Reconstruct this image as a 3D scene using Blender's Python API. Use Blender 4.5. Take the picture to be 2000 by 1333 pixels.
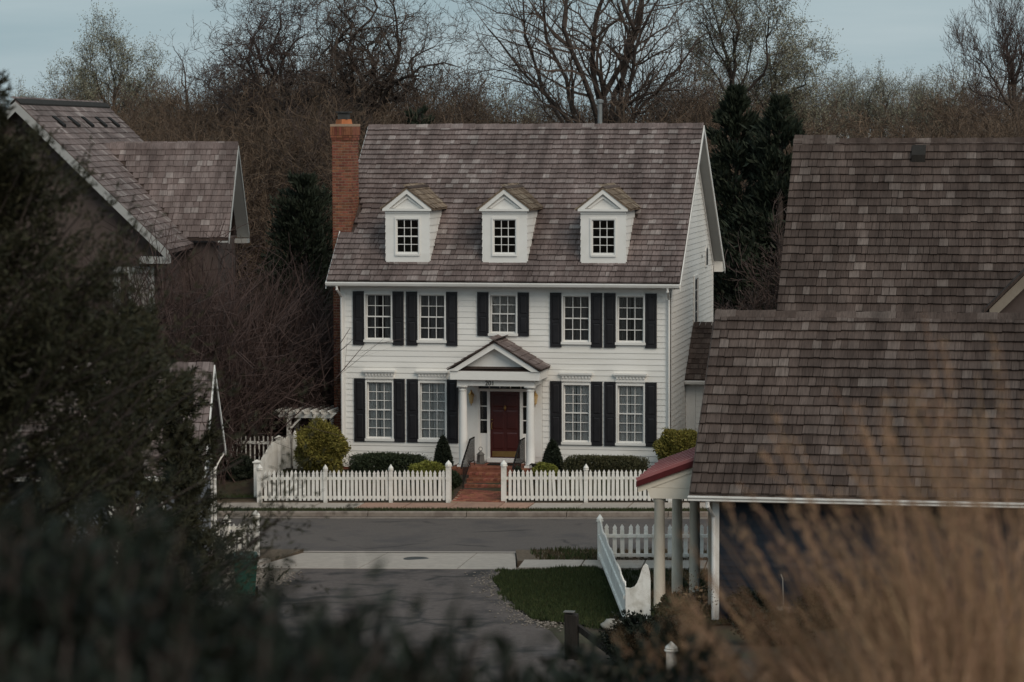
import bpy, math, random
import numpy as np
from mathutils import Vector, Matrix

for _o in list(bpy.data.objects):
    bpy.data.objects.remove(_o, do_unlink=True)
scene = bpy.context.scene
COL = scene.collection
R = math.radians

# ------------------------------------------------------------------ camera
CAM = Vector((17.714, -87.828, 11.223))
YAW, PITCH, ROLL = 0.196256, 0.073391, 0.003319
FPX = 5600.0                                   # focal length in pixels of a 2000 px wide frame
_f = Vector((-math.sin(YAW) * math.cos(PITCH), math.cos(YAW) * math.cos(PITCH), -math.sin(PITCH)))
_r0 = Vector((math.cos(YAW), math.sin(YAW), 0))
_u0 = _r0.cross(_f)
_r = _r0 * math.cos(ROLL) - _u0 * math.sin(ROLL)
_u = _r0 * math.sin(ROLL) + _u0 * math.cos(ROLL)
cam_data = bpy.data.cameras.new('camera')
cam = bpy.data.objects.new('camera', cam_data)
COL.objects.link(cam)
M = Matrix((_r, _u, -_f)).transposed().to_4x4()
M.translation = CAM
cam.matrix_world = M
cam_data.sensor_width = 36.0
cam_data.lens = FPX / 2000.0 * 36.0
cam_data.clip_start = 0.1
cam_data.clip_end = 3000
cam_data.dof.use_dof = True
cam_data.dof.focus_distance = 86.0
cam_data.dof.aperture_fstop = 3.0
scene.camera = cam


def ray(px, py):
    return _f + _r * ((px - 1000) / FPX) + _u * ((666.5 - py) / FPX)


def atY(px, py, Y):
    d = ray(px, py)
    return CAM + d * ((Y - CAM.y) / d.y)


def atD(px, py, D):
    return CAM + ray(px, py) * D


# ------------------------------------------------------------------ sky, sun, exposure
SUN_EL, SUN_AZ = 38.0, 136.0                   # degrees; azimuth clockwise from +Y
world = bpy.data.worlds.new('World')
scene.world = world
world.use_nodes = True
nt = world.node_tree
nt.nodes.clear()
L = nt.links
w_out = nt.nodes.new('ShaderNodeOutputWorld')
w_bg = nt.nodes.new('ShaderNodeBackground')
w_bg.inputs['Strength'].default_value = 0.11
sky = nt.nodes.new('ShaderNodeTexSky')
sky.sky_type = 'NISHITA'
sky.sun_disc = False
sky.sun_elevation = R(SUN_EL)
sky.sun_rotation = R(SUN_AZ)
sky.air_density = 1.0
sky.dust_density = 2.0
sky.ozone_density = 1.5
# an even overcast: a cloud deck, a little brighter overhead, with faint streaks where thinner cloud lets the blue through
tc = nt.nodes.new('ShaderNodeTexCoord')
mp = nt.nodes.new('ShaderNodeMapping')
mp.inputs['Scale'].default_value = (3.0, 3.0, 26.0)
mp.inputs['Rotation'].default_value = (R(2), R(-3), 0)
nz = nt.nodes.new('ShaderNodeTexNoise')
nz.inputs['Scale'].default_value = 1.6
nz.inputs['Detail'].default_value = 5
nz.inputs['Roughness'].default_value = 0.5
cr = nt.nodes.new('ShaderNodeValToRGB')
cr.color_ramp.elements[0].position = 0.36
cr.color_ramp.elements[0].color = (2.9, 3.85, 4.25, 1)
cr.color_ramp.elements[1].position = 0.66
cr.color_ramp.elements[1].color = (3.95, 4.75, 5.05, 1)
mixs = nt.nodes.new('ShaderNodeMix')
mixs.data_type = 'RGBA'
mixs.inputs['Factor'].default_value = 0.93
L.new(tc.outputs['Generated'], mp.inputs['Vector'])
L.new(mp.outputs['Vector'], nz.inputs['Vector'])
L.new(nz.outputs['Fac'], cr.inputs['Fac'])
L.new(sky.outputs['Color'], mixs.inputs[6])
L.new(cr.outputs['Color'], mixs.inputs[7])
# overcast sky luminance rises towards the zenith
sep = nt.nodes.new('ShaderNodeSeparateXYZ')
L.new(tc.outputs['Generated'], sep.inputs[0])
mr = nt.nodes.new('ShaderNodeMapRange')
mr.inputs['From Min'].default_value = 0.0
mr.inputs['From Max'].default_value = 1.0
mr.inputs['To Min'].default_value = 0.93
mr.inputs['To Max'].default_value = 1.15
L.new(sep.outputs['Z'], mr.inputs['Value'])
mul = nt.nodes.new('ShaderNodeVectorMath')
mul.operation = 'SCALE'
L.new(mixs.outputs[2], mul.inputs[0])
L.new(mr.outputs['Result'], mul.inputs['Scale'])
L.new(mul.outputs['Vector'], w_bg.inputs['Color'])
L.new(w_bg.outputs[0], w_out.inputs[0])

sun_d = bpy.data.lights.new('sun', 'SUN')
sun_d.energy = 1.5
sun_d.angle = R(40)
sun_d.color = (1.0, 0.87, 0.72)
sun = bpy.data.objects.new('sun', sun_d)
COL.objects.link(sun)
_sd = Vector((math.sin(R(SUN_AZ)) * math.cos(R(SUN_EL)), math.cos(R(SUN_AZ)) * math.cos(R(SUN_EL)), math.sin(R(SUN_EL))))
sun.rotation_euler = _sd.to_track_quat('Z', 'Y').to_euler()
sun.location = (20, -60, 60)

scene.view_settings.view_transform = 'Standard'
scene.view_settings.look = 'None'
scene.view_settings.exposure = 0.16
scene.view_settings.gamma = 1.0
scene.view_settings.use_curve_mapping = False
scene.cycles.use_denoising = True
scene.cycles.max_bounces = 6
scene.cycles.transparent_max_bounces = 12
scene.cycles.caustics_reflective = False
scene.cycles.caustics_refractive = False


# ------------------------------------------------------------------ materials
def nodes_of(m):
    m.use_nodes = True
    t = m.node_tree
    return t, t.nodes, t.links, t.nodes['Principled BSDF']


def mat(name, c1, c2=None, scale=6.0, rough=0.8, detail=4, stretch=(1, 1, 1), bump=0.0, bscale=None, spec=0.3,
        lo=0.35, hi=0.65, rand=0.0, metallic=0.0, hue=0.0, coords='Object', c3=None, scale3=1.0, amt3=0.5):
    m = bpy.data.materials.new(name)
    t, N, K, b = nodes_of(m)
    b.inputs['Roughness'].default_value = rough
    b.inputs['Specular IOR Level'].default_value = spec
    b.inputs['Metallic'].default_value = metallic
    if c2 is None:
        c2 = tuple(x * 0.9 for x in c1)
    tc = N.new('ShaderNodeTexCoord')
    mp = N.new('ShaderNodeMapping')
    mp.inputs['Scale'].default_value = stretch
    K.new(tc.outputs[coords], mp.inputs['Vector'])
    nz = N.new('ShaderNodeTexNoise')
    nz.noise_dimensions = '4D'
    nz.inputs['Scale'].default_value = scale
    nz.inputs['Detail'].default_value = detail
    nz.inputs['Roughness'].default_value = 0.6
    K.new(mp.outputs[0], nz.inputs['Vector'])
    oi = N.new('ShaderNodeObjectInfo')
    ge = N.new('ShaderNodeNewGeometry')
    ad = N.new('ShaderNodeMath'); ad.operation = 'ADD'
    K.new(oi.outputs['Random'], ad.inputs[0]); K.new(ge.outputs['Random Per Island'], ad.inputs[1])
    fr = N.new('ShaderNodeMath'); fr.operation = 'FRACT'
    K.new(ad.outputs[0], fr.inputs[0])
    wv = N.new('ShaderNodeMath'); wv.operation = 'MULTIPLY'; wv.inputs[1].default_value = 40.0
    K.new(fr.outputs[0], wv.inputs[0]); K.new(wv.outputs[0], nz.inputs['W'])
    cr = N.new('ShaderNodeValToRGB')
    cr.color_ramp.elements[0].position = lo; cr.color_ramp.elements[0].color = (*c1, 1)
    cr.color_ramp.elements[1].position = hi; cr.color_ramp.elements[1].color = (*c2, 1)
    K.new(nz.outputs['Fac'], cr.inputs['Fac'])
    col = cr.outputs['Color']
    if c3 is not None:
        n3 = N.new('ShaderNodeTexNoise'); n3.inputs['Scale'].default_value = scale3; n3.inputs['Detail'].default_value = 6
        n3.inputs['Roughness'].default_value = 0.65
        K.new(tc.outputs[coords], n3.inputs['Vector'])
        m3 = N.new('ShaderNodeMapRange'); m3.inputs['From Min'].default_value = 0.5; m3.inputs['From Max'].default_value = 0.64
        m3.inputs['To Max'].default_value = amt3
        K.new(n3.outputs['Fac'], m3.inputs['Value'])
        mx = N.new('ShaderNodeMix'); mx.data_type = 'RGBA'
        K.new(m3.outputs[0], mx.inputs[0]); K.new(col, mx.inputs[6]); mx.inputs[7].default_value = (*c3, 1)
        col = mx.outputs[2]
    if rand > 0:
        hs = N.new('ShaderNodeHueSaturation')
        v = N.new('ShaderNodeMapRange')
        v.inputs['To Min'].default_value = 1 - rand; v.inputs['To Max'].default_value = 1 + rand
        K.new(fr.outputs[0], v.inputs['Value']); K.new(v.outputs[0], hs.inputs['Value'])
        if hue:
            f2 = N.new('ShaderNodeMath'); f2.operation = 'MULTIPLY'; f2.inputs[1].default_value = 7.31
            K.new(fr.outputs[0], f2.inputs[0])
            f3 = N.new('ShaderNodeMath'); f3.operation = 'FRACT'; K.new(f2.outputs[0], f3.inputs[0])
            h = N.new('ShaderNodeMapRange'); h.inputs['To Min'].default_value = 0.5 - hue; h.inputs['To Max'].default_value = 0.5 + hue
            K.new(f3.outputs[0], h.inputs['Value']); K.new(h.outputs[0], hs.inputs['Hue'])
        K.new(col, hs.inputs['Color']); col = hs.outputs['Color']
    K.new(col, b.inputs['Base Color'])
    if bump > 0:
        nb = N.new('ShaderNodeTexNoise'); nb.inputs['Scale'].default_value = bscale or scale * 3
        nb.inputs['Detail'].default_value = 4
        K.new(mp.outputs[0], nb.inputs['Vector'])
        bp = N.new('ShaderNodeBump'); bp.inputs['Strength'].default_value = bump; bp.inputs['Distance'].default_value = 0.02
        K.new(nb.outputs['Fac'], bp.inputs['Height']); K.new(bp.outputs[0], b.inputs['Normal'])
    return m


def shingle_mat(name, tones, light):
    """weathered cedar: every shingle its own tone, streaked along the grain"""
    m = bpy.data.materials.new(name)
    t, N, K, b = nodes_of(m)
    b.inputs['Roughness'].default_value = 0.9
    b.inputs['Specular IOR Level'].default_value = 0.15
    oi = N.new('ShaderNodeObjectInfo'); ge = N.new('ShaderNodeNewGeometry')
    ad = N.new('ShaderNodeMath'); ad.operation = 'ADD'
    K.new(oi.outputs['Random'], ad.inputs[0]); K.new(ge.outputs['Random Per Island'], ad.inputs[1])
    fr = N.new('ShaderNodeMath'); fr.operation = 'FRACT'; K.new(ad.outputs[0], fr.inputs[0])
    cr = N.new('ShaderNodeValToRGB')
    e = cr.color_ramp.elements
    e[0].position = 0.0; e[0].color = (*tones[0], 1)
    e[1].position = 1.0; e[1].color = (*light, 1)
    for i, c in enumerate(tones[1:]):
        el = e.new((i + 1) / (len(tones) - 1) * 0.86); el.color = (*c, 1)
    K.new(fr.outputs[0], cr.inputs['Fac'])
    tc = N.new('ShaderNodeTexCoord')
    mp = N.new('ShaderNodeMapping'); mp.inputs['Scale'].default_value = (38, 2.2, 8)
    K.new(tc.outputs['Object'], mp.inputs['Vector'])
    nz = N.new('ShaderNodeTexNoise'); nz.noise_dimensions = '4D'; nz.inputs['Scale'].default_value = 1.0
    nz.inputs['Detail'].default_value = 5; nz.inputs['Roughness'].default_value = 0.65
    wv = N.new('ShaderNodeMath'); wv.operation = 'MULTIPLY'; wv.inputs[1].default_value = 53.0
    K.new(fr.outputs[0], wv.inputs[0]); K.new(wv.outputs[0], nz.inputs['W']); K.new(mp.outputs[0], nz.inputs['Vector'])
    mr = N.new('ShaderNodeMapRange'); mr.inputs['From Min'].default_value = 0.3; mr.inputs['From Max'].default_value = 0.75
    mr.inputs['To Min'].default_value = 0.6; mr.inputs['To Max'].default_value = 1.45
    K.new(nz.outputs['Fac'], mr.inputs['Value'])
    # broad weather patches across the slope
    n2 = N.new('ShaderNodeTexNoise'); n2.inputs['Scale'].default_value = 0.7; n2.inputs['Detail'].default_value = 3
    K.new(ge.outputs['Position'], n2.inputs['Vector'])
    m2 = N.new('ShaderNodeMapRange'); m2.inputs['From Min'].default_value = 0.3; m2.inputs['From Max'].default_value = 0.7
    m2.inputs['To Min'].default_value = 0.78; m2.inputs['To Max'].default_value = 1.2
    K.new(n2.outputs['Fac'], m2.inputs['Value'])
    # stains that run down the slope
    mp4 = N.new('ShaderNodeMapping'); mp4.inputs['Scale'].default_value = (2.6, .22, .22)
    K.new(ge.outputs['Position'], mp4.inputs['Vector'])
    n4 = N.new('ShaderNodeTexNoise'); n4.inputs['Scale'].default_value = 1.0; n4.inputs['Detail'].default_value = 4; K.new(mp4.outputs[0], n4.inputs['Vector'])
    m4 = N.new('ShaderNodeMapRange'); m4.inputs['From Min'].default_value = 0.32; m4.inputs['From Max'].default_value = 0.68
    m4.inputs['To Min'].default_value = 0.74; m4.inputs['To Max'].default_value = 1.22; K.new(n4.outputs['Fac'], m4.inputs['Value'])
    pm0 = N.new('ShaderNodeMath'); pm0.operation = 'MULTIPLY'
    K.new(mr.outputs[0], pm0.inputs[0]); K.new(m4.outputs[0], pm0.inputs[1])
    pm = N.new('ShaderNodeMath'); pm.operation = 'MULTIPLY'
    K.new(pm0.outputs[0], pm.inputs[0]); K.new(m2.outputs[0], pm.inputs[1])
    hs = N.new('ShaderNodeHueSaturation')
    K.new(cr.outputs[0], hs.inputs['Color']); K.new(pm.outputs[0], hs.inputs['Value'])
    K.new(hs.outputs[0], b.inputs['Base Color'])
    bp = N.new('ShaderNodeBump'); bp.inputs['Strength'].default_value = 0.5; bp.inputs['Distance'].default_value = 0.01
    K.new(nz.outputs['Fac'], bp.inputs['Height']); K.new(bp.outputs[0], b.inputs['Normal'])
    return m


def glass_mat(name):
    m = bpy.data.materials.new(name)
    m.use_nodes = True
    t = m.node_tree; N = t.nodes; K = t.links
    N.clear()
    o = N.new('ShaderNodeOutputMaterial'); tr = N.new('ShaderNodeBsdfTransparent'); tr.inputs[0].default_value = (0.97, 0.98, 0.98, 1)
    gl = N.new('ShaderNodeBsdfGlossy'); gl.inputs['Roughness'].default_value = 0.03
    fz = N.new('ShaderNodeFresnel'); fz.inputs['IOR'].default_value = 1.5
    mx = N.new('ShaderNodeMixShader')
    K.new(fz.outputs[0], mx.inputs[0]); K.new(tr.outputs[0], mx.inputs[1]); K.new(gl.outputs[0], mx.inputs[2]); K.new(mx.outputs[0], o.inputs[0])
    return m


def leaf_mat(name, c1, c2, trans=0.25):
    m = mat(name, c1, c2, scale=1.3, rough=0.7, detail=3, rand=0.35, hue=0.012, spec=0.2, lo=0.3, hi=0.7)
    return m


MT = {}
MT['white'] = mat('white_paint', (0.74, 0.72, 0.69), (0.80, 0.785, 0.76), scale=1.1, rough=0.55, rand=0.02, c3=(0.60, 0.58, 0.53), scale3=0.9, amt3=0.25)
MT['clap'] = mat('white_clapboard_paint', (0.765, 0.745, 0.71), (0.825, 0.805, 0.775), scale=0.8, rough=0.55, rand=0.03, c3=(0.60, 0.575, 0.52), scale3=1.1, amt3=0.5)
MT['cream'] = mat('cream_post_paint', (0.66, 0.585, 0.48), (0.74, 0.665, 0.56), scale=2, rough=0.6, rand=0.04)
MT['tan'] = mat('tan_trim', (0.20, 0.165, 0.13), (0.25, 0.21, 0.17), scale=2, rough=0.7)
MT['fence'] = mat('white_fence_paint', (0.74, 0.715, 0.67), (0.84, 0.82, 0.78), scale=2.5, rough=0.6, rand=0.05, c3=(0.45, 0.42, 0.35), scale3=3.5, amt3=0.55)
MT['shutter'] = mat('black_shutter_paint', (0.012, 0.011, 0.013), (0.02, 0.019, 0.022), scale=3, rough=0.45, rand=0.1, spec=0.35)
MT['black'] = mat('black_iron', (0.012, 0.012, 0.012), (0.018, 0.016, 0.015), scale=8, rough=0.8, spec=.1)
MT['door'] = mat('dark_red_door', (0.048, 0.009, 0.008), (0.064, 0.012, 0.010), scale=2, rough=0.35, spec=0.45)
MT['brass'] = mat('brass', (0.55, 0.36, 0.13), (0.62, 0.42, 0.18), scale=9, rough=0.3, metallic=1.0)
MT['brassglow'] = mat('lantern_glass', (0.5, 0.33, 0.16), (0.6, 0.42, 0.2), scale=9, rough=0.15, spec=0.6)
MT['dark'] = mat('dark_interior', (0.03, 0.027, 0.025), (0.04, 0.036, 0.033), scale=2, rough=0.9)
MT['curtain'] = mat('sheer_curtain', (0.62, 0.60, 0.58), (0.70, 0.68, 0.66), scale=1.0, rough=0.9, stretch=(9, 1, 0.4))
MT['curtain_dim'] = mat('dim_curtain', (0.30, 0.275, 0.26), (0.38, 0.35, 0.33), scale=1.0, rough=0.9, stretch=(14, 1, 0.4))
MT['curtain_reflect'] = mat('reflection_grey_curtain', (0.10, 0.092, 0.09), (0.17, 0.16, 0.155), scale=1.0, rough=0.9, stretch=(6, 1, 0.6))  # grey curtain tone stands in for reflections in the upper panes
MT['glass'] = glass_mat('window_glass')
MT['brick'] = mat('chimney_brick', (0.165, 0.056, 0.034), (0.235, 0.086, 0.052), scale=9, rough=0.9, rand=0.32, hue=0.012, bump=0.3, bscale=60)
MT['mortar'] = mat('mortar', (0.30, 0.215, 0.15), (0.36, 0.26, 0.19), scale=14, rough=0.95)
MT['terracotta'] = mat('terracotta_flue', (0.36, 0.125, 0.05), (0.44, 0.16, 0.07), scale=7, rough=0.85)
MT['metal'] = mat('grey_metal', (0.20, 0.21, 0.21), (0.28, 0.29, 0.29), scale=5, rough=0.5, metallic=0.5)
MT['darkmetal'] = mat('dark_metal', (0.035, 0.035, 0.035), (0.06, 0.058, 0.055), scale=5, rough=0.6)
MT['shingle'] = shingle_mat('cedar_shingle_main', [(0.128, 0.096, 0.090), (0.146, 0.112, 0.105), (0.160, 0.124, 0.117), (0.182, 0.145, 0.137)], (0.26, 0.222, 0.21))
MT['shingle_b'] = shingle_mat('cedar_shingle_brown', [(0.056, 0.040, 0.034), (0.068, 0.049, 0.042), (0.078, 0.057, 0.049), (0.092, 0.069, 0.060)], (0.135, 0.108, 0.096))
MT['shingle_w'] = shingle_mat('cedar_shingle_warm', [(0.12, 0.088, 0.065), (0.17, 0.125, 0.09), (0.21, 0.16, 0.12)], (0.30, 0.25, 0.19))
MT['taupe'] = mat('taupe_stucco', (0.075, 0.056, 0.050), (0.095, 0.072, 0.065), scale=1.5, rough=0.9, bump=0.1)
MT['soffit'] = mat('grey_soffit', (0.33, 0.33, 0.32), (0.37, 0.37, 0.36), scale=1.5, rough=0.7)  # soffit paint; also puts shade into the taupe house's white trim
MT['blue'] = mat('navy_clapboard', (0.007, 0.012, 0.022), (0.011, 0.017, 0.028), scale=2, rough=0.6, rand=0.12)
MT['greyblue'] = mat('grey_blue_wall', (0.16, 0.17, 0.20), (0.19, 0.20, 0.23), scale=2, rough=0.7, rand=0.08)
MT['redrib'] = mat('red_metal_seam', (0.30, 0.11, 0.11), (0.36, 0.15, 0.15), scale=3, rough=0.3, spec=0.5)  # paler than the roof metal: sky reflection on the ribs put into the colour
MT['redtrim'] = mat('dark_red_trim', (0.075, 0.010, 0.011), (0.10, 0.014, 0.015), scale=3, rough=0.5)
MT['redmetal'] = mat('red_metal_roof', (0.17, 0.024, 0.028), (0.22, 0.035, 0.040), scale=3, rough=0.3, spec=0.5, c3=(0.3, 0.1, 0.1), scale3=2, amt3=0.3)
MT['asphalt'] = mat('asphalt', (0.092, 0.077, 0.070), (0.112, 0.094, 0.086), scale=14, rough=0.92, bump=0.25, bscale=90, c3=(0.070, 0.061, 0.060), scale3=0.55, amt3=0.85)
MT['alley'] = mat('patched_asphalt', (0.080, 0.064, 0.059), (0.110, 0.090, 0.083), scale=10, rough=0.92, bump=0.35, bscale=70, c3=(0.036, 0.031, 0.031), scale3=0.75, amt3=0.95)
MT['concrete'] = mat('concrete', (0.33, 0.285, 0.25), (0.40, 0.345, 0.30), scale=5, rough=0.9, rand=0.05, c3=(0.33, 0.29, 0.25), scale3=1.2, amt3=0.6, bump=0.1, bscale=60)
MT['kerbstone'] = mat('kerb_concrete', (0.19, 0.155, 0.13), (0.25, 0.21, 0.18), scale=6, rough=0.92, rand=0.08, c3=(0.13, 0.10, 0.085), scale3=1.5, amt3=0.7, bump=0.15)
MT['brickwalk'] = mat('tinted_paving', (0.32, 0.19, 0.14), (0.38, 0.235, 0.175), scale=6, rough=0.9, rand=0.06, c3=(0.22, 0.14, 0.11), scale3=1.4, amt3=0.5)
MT['stepbrick'] = mat('step_brick', (0.19, 0.068, 0.043), (0.25, 0.095, 0.06), scale=8, rough=0.88, rand=0.3, hue=0.01, bump=0.2)
MT['lawnsoil'] = mat('bare_lawn_soil', (0.026, 0.024, 0.012), (0.055, 0.043, 0.028), scale=2.2, rough=0.95, bump=0.3)
MT['soil'] = mat('leaf_litter', (0.042, 0.030, 0.022), (0.07, 0.05, 0.035), scale=3, rough=0.95, bump=0.4, bscale=25, c3=(0.05, 0.055, 0.026), scale3=0.4, amt3=0.6)
MT['mulch'] = mat('bark_mulch', (0.085, 0.060, 0.042), (0.14, 0.105, 0.075), scale=16, rough=0.95, bump=0.5, bscale=50)
MT['lawn'] = mat('lawn_soil', (0.016, 0.018, 0.008), (0.032, 0.028, 0.015), scale=1.5, rough=0.95)
MT['grass'] = leaf_mat('lawn_grass', (0.020, 0.034, 0.011), (0.052, 0.062, 0.022))
MT['drygrass'] = leaf_mat('dry_verge', (0.055, 0.042, 0.024), (0.09, 0.07, 0.04))
MT['gravel'] = mat('gravel_stone', (0.14, 0.118, 0.10), (0.24, 0.205, 0.175), scale=5, rough=0.9, rand=0.35)
MT['rock'] = mat('pale_rock', (0.20, 0.185, 0.165), (0.29, 0.27, 0.24), scale=4, rough=0.9, bump=0.5, bscale=18)
MT['oldwood'] = mat('dark_post_wood', (0.014, 0.012, 0.010), (0.028, 0.023, 0.020), scale=5, rough=0.9, stretch=(6, 6, 0.6), bump=0.4)
MT['bark'] = mat('dark_bark', (0.042, 0.032, 0.028), (0.066, 0.051, 0.044), scale=5, rough=0.95)
MT['twig'] = mat('brown_twigs', (0.072, 0.053, 0.044), (0.108, 0.080, 0.065), scale=0.5, rough=0.95)
MT['twig_thicket'] = mat('thicket_twigs', (0.052, 0.034, 0.031), (0.085, 0.056, 0.050), scale=0.6, rough=0.95)
MT['twig_red'] = mat('reddish_twigs', (0.056, 0.040, 0.036), (0.088, 0.062, 0.055), scale=0.6, rough=0.95)
MT['twig_pale'] = mat('grey_twigs', (0.09, 0.075, 0.062), (0.13, 0.11, 0.09), scale=0.5, rough=0.95)
MT['wood_far'] = mat('woodland_twigs', (0.072, 0.050, 0.038), (0.145, 0.100, 0.068), scale=0.09, rough=0.95, detail=3, rand=0.3)
MT['bud'] = leaf_mat('pale_buds', (0.17, 0.165, 0.115), (0.24, 0.23, 0.165))
MT['bud_brown'] = leaf_mat('russet_buds', (0.085, 0.056, 0.034), (0.13, 0.09, 0.055))
MT['evergreen'] = leaf_mat('dark_evergreen', (0.015, 0.021, 0.014), (0.034, 0.042, 0.026))
MT['cedar'] = leaf_mat('cedar_sprays', (0.015, 0.017, 0.009), (0.040, 0.036, 0.018))
MT['juniper'] = leaf_mat('juniper_sprays', (0.007, 0.010, 0.007), (0.014, 0.019, 0.012))
MT['boxwood'] = leaf_mat('clipped_hedge', (0.022, 0.032, 0.016), (0.042, 0.052, 0.026))
MT['hedgetop'] = leaf_mat('olive_hedge', (0.05, 0.05, 0.026), (0.075, 0.072, 0.035))
MT['golden'] = leaf_mat('golden_shrub', (0.125, 0.115, 0.028), (0.21, 0.175, 0.04))
MT['lime'] = leaf_mat('lime_shrub', (0.14, 0.15, 0.03), (0.22, 0.22, 0.05))
MT['blossom'] = leaf_mat('pale_blossom', (0.30, 0.27, 0.18), (0.45, 0.41, 0.29))
MT['straw'] = leaf_mat('straw_stems', (0.205, 0.12, 0.07), (0.315, 0.195, 0.118))
MT['plume'] = leaf_mat('straw_plumes', (0.28, 0.168, 0.10), (0.41, 0.262, 0.165))
MT['bin'] = mat('green_bin_plastic', (0.010, 0.042, 0.030), (0.016, 0.055, 0.040), scale=4, rough=0.45, spec=0.4)
MT['binlid'] = mat('pale_green_lid', (0.10, 0.20, 0.155), (0.14, 0.25, 0.20), scale=4, rough=0.5)
MT['number'] = mat('dark_numerals', (0.02, 0.018, 0.017), (0.025, 0.022, 0.02), scale=3, rough=0.5)
MT['pot'] = mat('pale_pot', (0.24, 0.22, 0.20), (0.32, 0.30, 0.27), scale=6, rough=0.8)
MT['stone'] = mat('grey_stone', (0.10, 0.095, 0.09), (0.16, 0.15, 0.14), scale=9, rough=0.9)


def add_cracks(m, scale, width, dark, thr):
    """sealed cracks and stains in worn asphalt"""
    t = m.node_tree; N = t.nodes; K = t.links; b = N['Principled BSDF']
    src = b.inputs['Base Color'].links[0].from_socket
    tc = N.new('ShaderNodeTexCoord')
    nz = N.new('ShaderNodeTexNoise'); nz.inputs['Scale'].default_value = 1.3; nz.inputs['Detail'].default_value = 6
    K.new(tc.outputs['Object'], nz.inputs['Vector'])
    mx = N.new('ShaderNodeMix'); mx.data_type = 'VECTOR'; mx.inputs[0].default_value = 0.35
    K.new(tc.outputs['Object'], mx.inputs[4]); K.new(nz.outputs['Color'], mx.inputs[5])
    vo = N.new('ShaderNodeTexVoronoi'); vo.feature = 'DISTANCE_TO_EDGE'; vo.inputs['Scale'].default_value = scale
    K.new(mx.outputs[1], vo.inputs['Vector'])
    lt = N.new('ShaderNodeMapRange'); lt.inputs['From Min'].default_value = 0.0; lt.inputs['From Max'].default_value = width; lt.inputs['To Min'].default_value = 1.0; lt.inputs['To Max'].default_value = 0.0
    K.new(vo.outputs['Distance'], lt.inputs['Value'])
    n2 = N.new('ShaderNodeTexNoise'); n2.inputs['Scale'].default_value = 0.5; K.new(tc.outputs['Object'], n2.inputs['Vector'])
    g = N.new('ShaderNodeMapRange'); g.inputs['From Min'].default_value = thr; g.inputs['From Max'].default_value = thr + .08; K.new(n2.outputs['Fac'], g.inputs['Value'])
    ml = N.new('ShaderNodeMath'); ml.operation = 'MULTIPLY'; K.new(lt.outputs[0], ml.inputs[0]); K.new(g.outputs[0], ml.inputs[1])
    mc = N.new('ShaderNodeMix'); mc.data_type = 'RGBA'; K.new(ml.outputs[0], mc.inputs[0]); K.new(src, mc.inputs[6]); mc.inputs[7].default_value = (*dark, 1)
    K.new(mc.outputs[2], b.inputs['Base Color'])


add_cracks(MT['asphalt'], .35, .03, (.04, .035, .033), .5)
add_cracks(MT['alley'], .5, .045, (.028, .025, .024), .42)


# ------------------------------------------------------------------ mesh helpers
def link(o):
    COL.objects.link(o)
    return o


def tag(o, label, cat, group=None, kind=None):
    o['label'] = label
    if cat:
        o['category'] = cat
    if group:
        o['group'] = group
    if kind:
        o['kind'] = kind
    return o


def thing(name, label, cat, loc=(0, 0, 0), rz=0.0, group=None):
    o = bpy.data.objects.new(name, None)
    o.empty_display_size = 0.3
    o.location = loc
    o.rotation_euler = (0, 0, rz)
    link(o)
    return tag(o, label, cat, group)


def put(o, parent, world_coords=True):
    """parent a part; when its mesh is in world coordinates undo the parent's (unrotated) location"""
    if parent is not None:
        o.parent = parent
        if world_coords and parent.parent is None and parent.type == 'EMPTY':
            o.matrix_parent_inverse = Matrix.Translation(-parent.location)
    return o


def mesh_np(name, V, Fs, mat_, smooth=False):
    """V (n,3) floats, Fs list of (k,) index arrays all of the same size (m,k)"""
    me = bpy.data.meshes.new(name)
    V = np.asarray(V, dtype=np.float32)
    Fs = np.asarray(Fs, dtype=np.int32)
    n, k = Fs.shape
    me.vertices.add(len(V)); me.vertices.foreach_set('co', V.ravel())
    me.loops.add(n * k); me.loops.foreach_set('vertex_index', Fs.ravel())
    me.polygons.add(n); me.polygons.foreach_set('loop_start', np.arange(0, n * k, k, dtype=np.int32))
    me.polygons.foreach_set('use_smooth', np.full(n, bool(smooth)))
    me.update(calc_edges=True)
    if mat_ is not None:
        me.materials.append(mat_)
    return me


def obj_np(name, V, Fs, mat_, parent=None, smooth=False, wc=True):
    o = link(bpy.data.objects.new(name, mesh_np(name, V, Fs, mat_, smooth)))
    return put(o, parent, wc)


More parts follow.
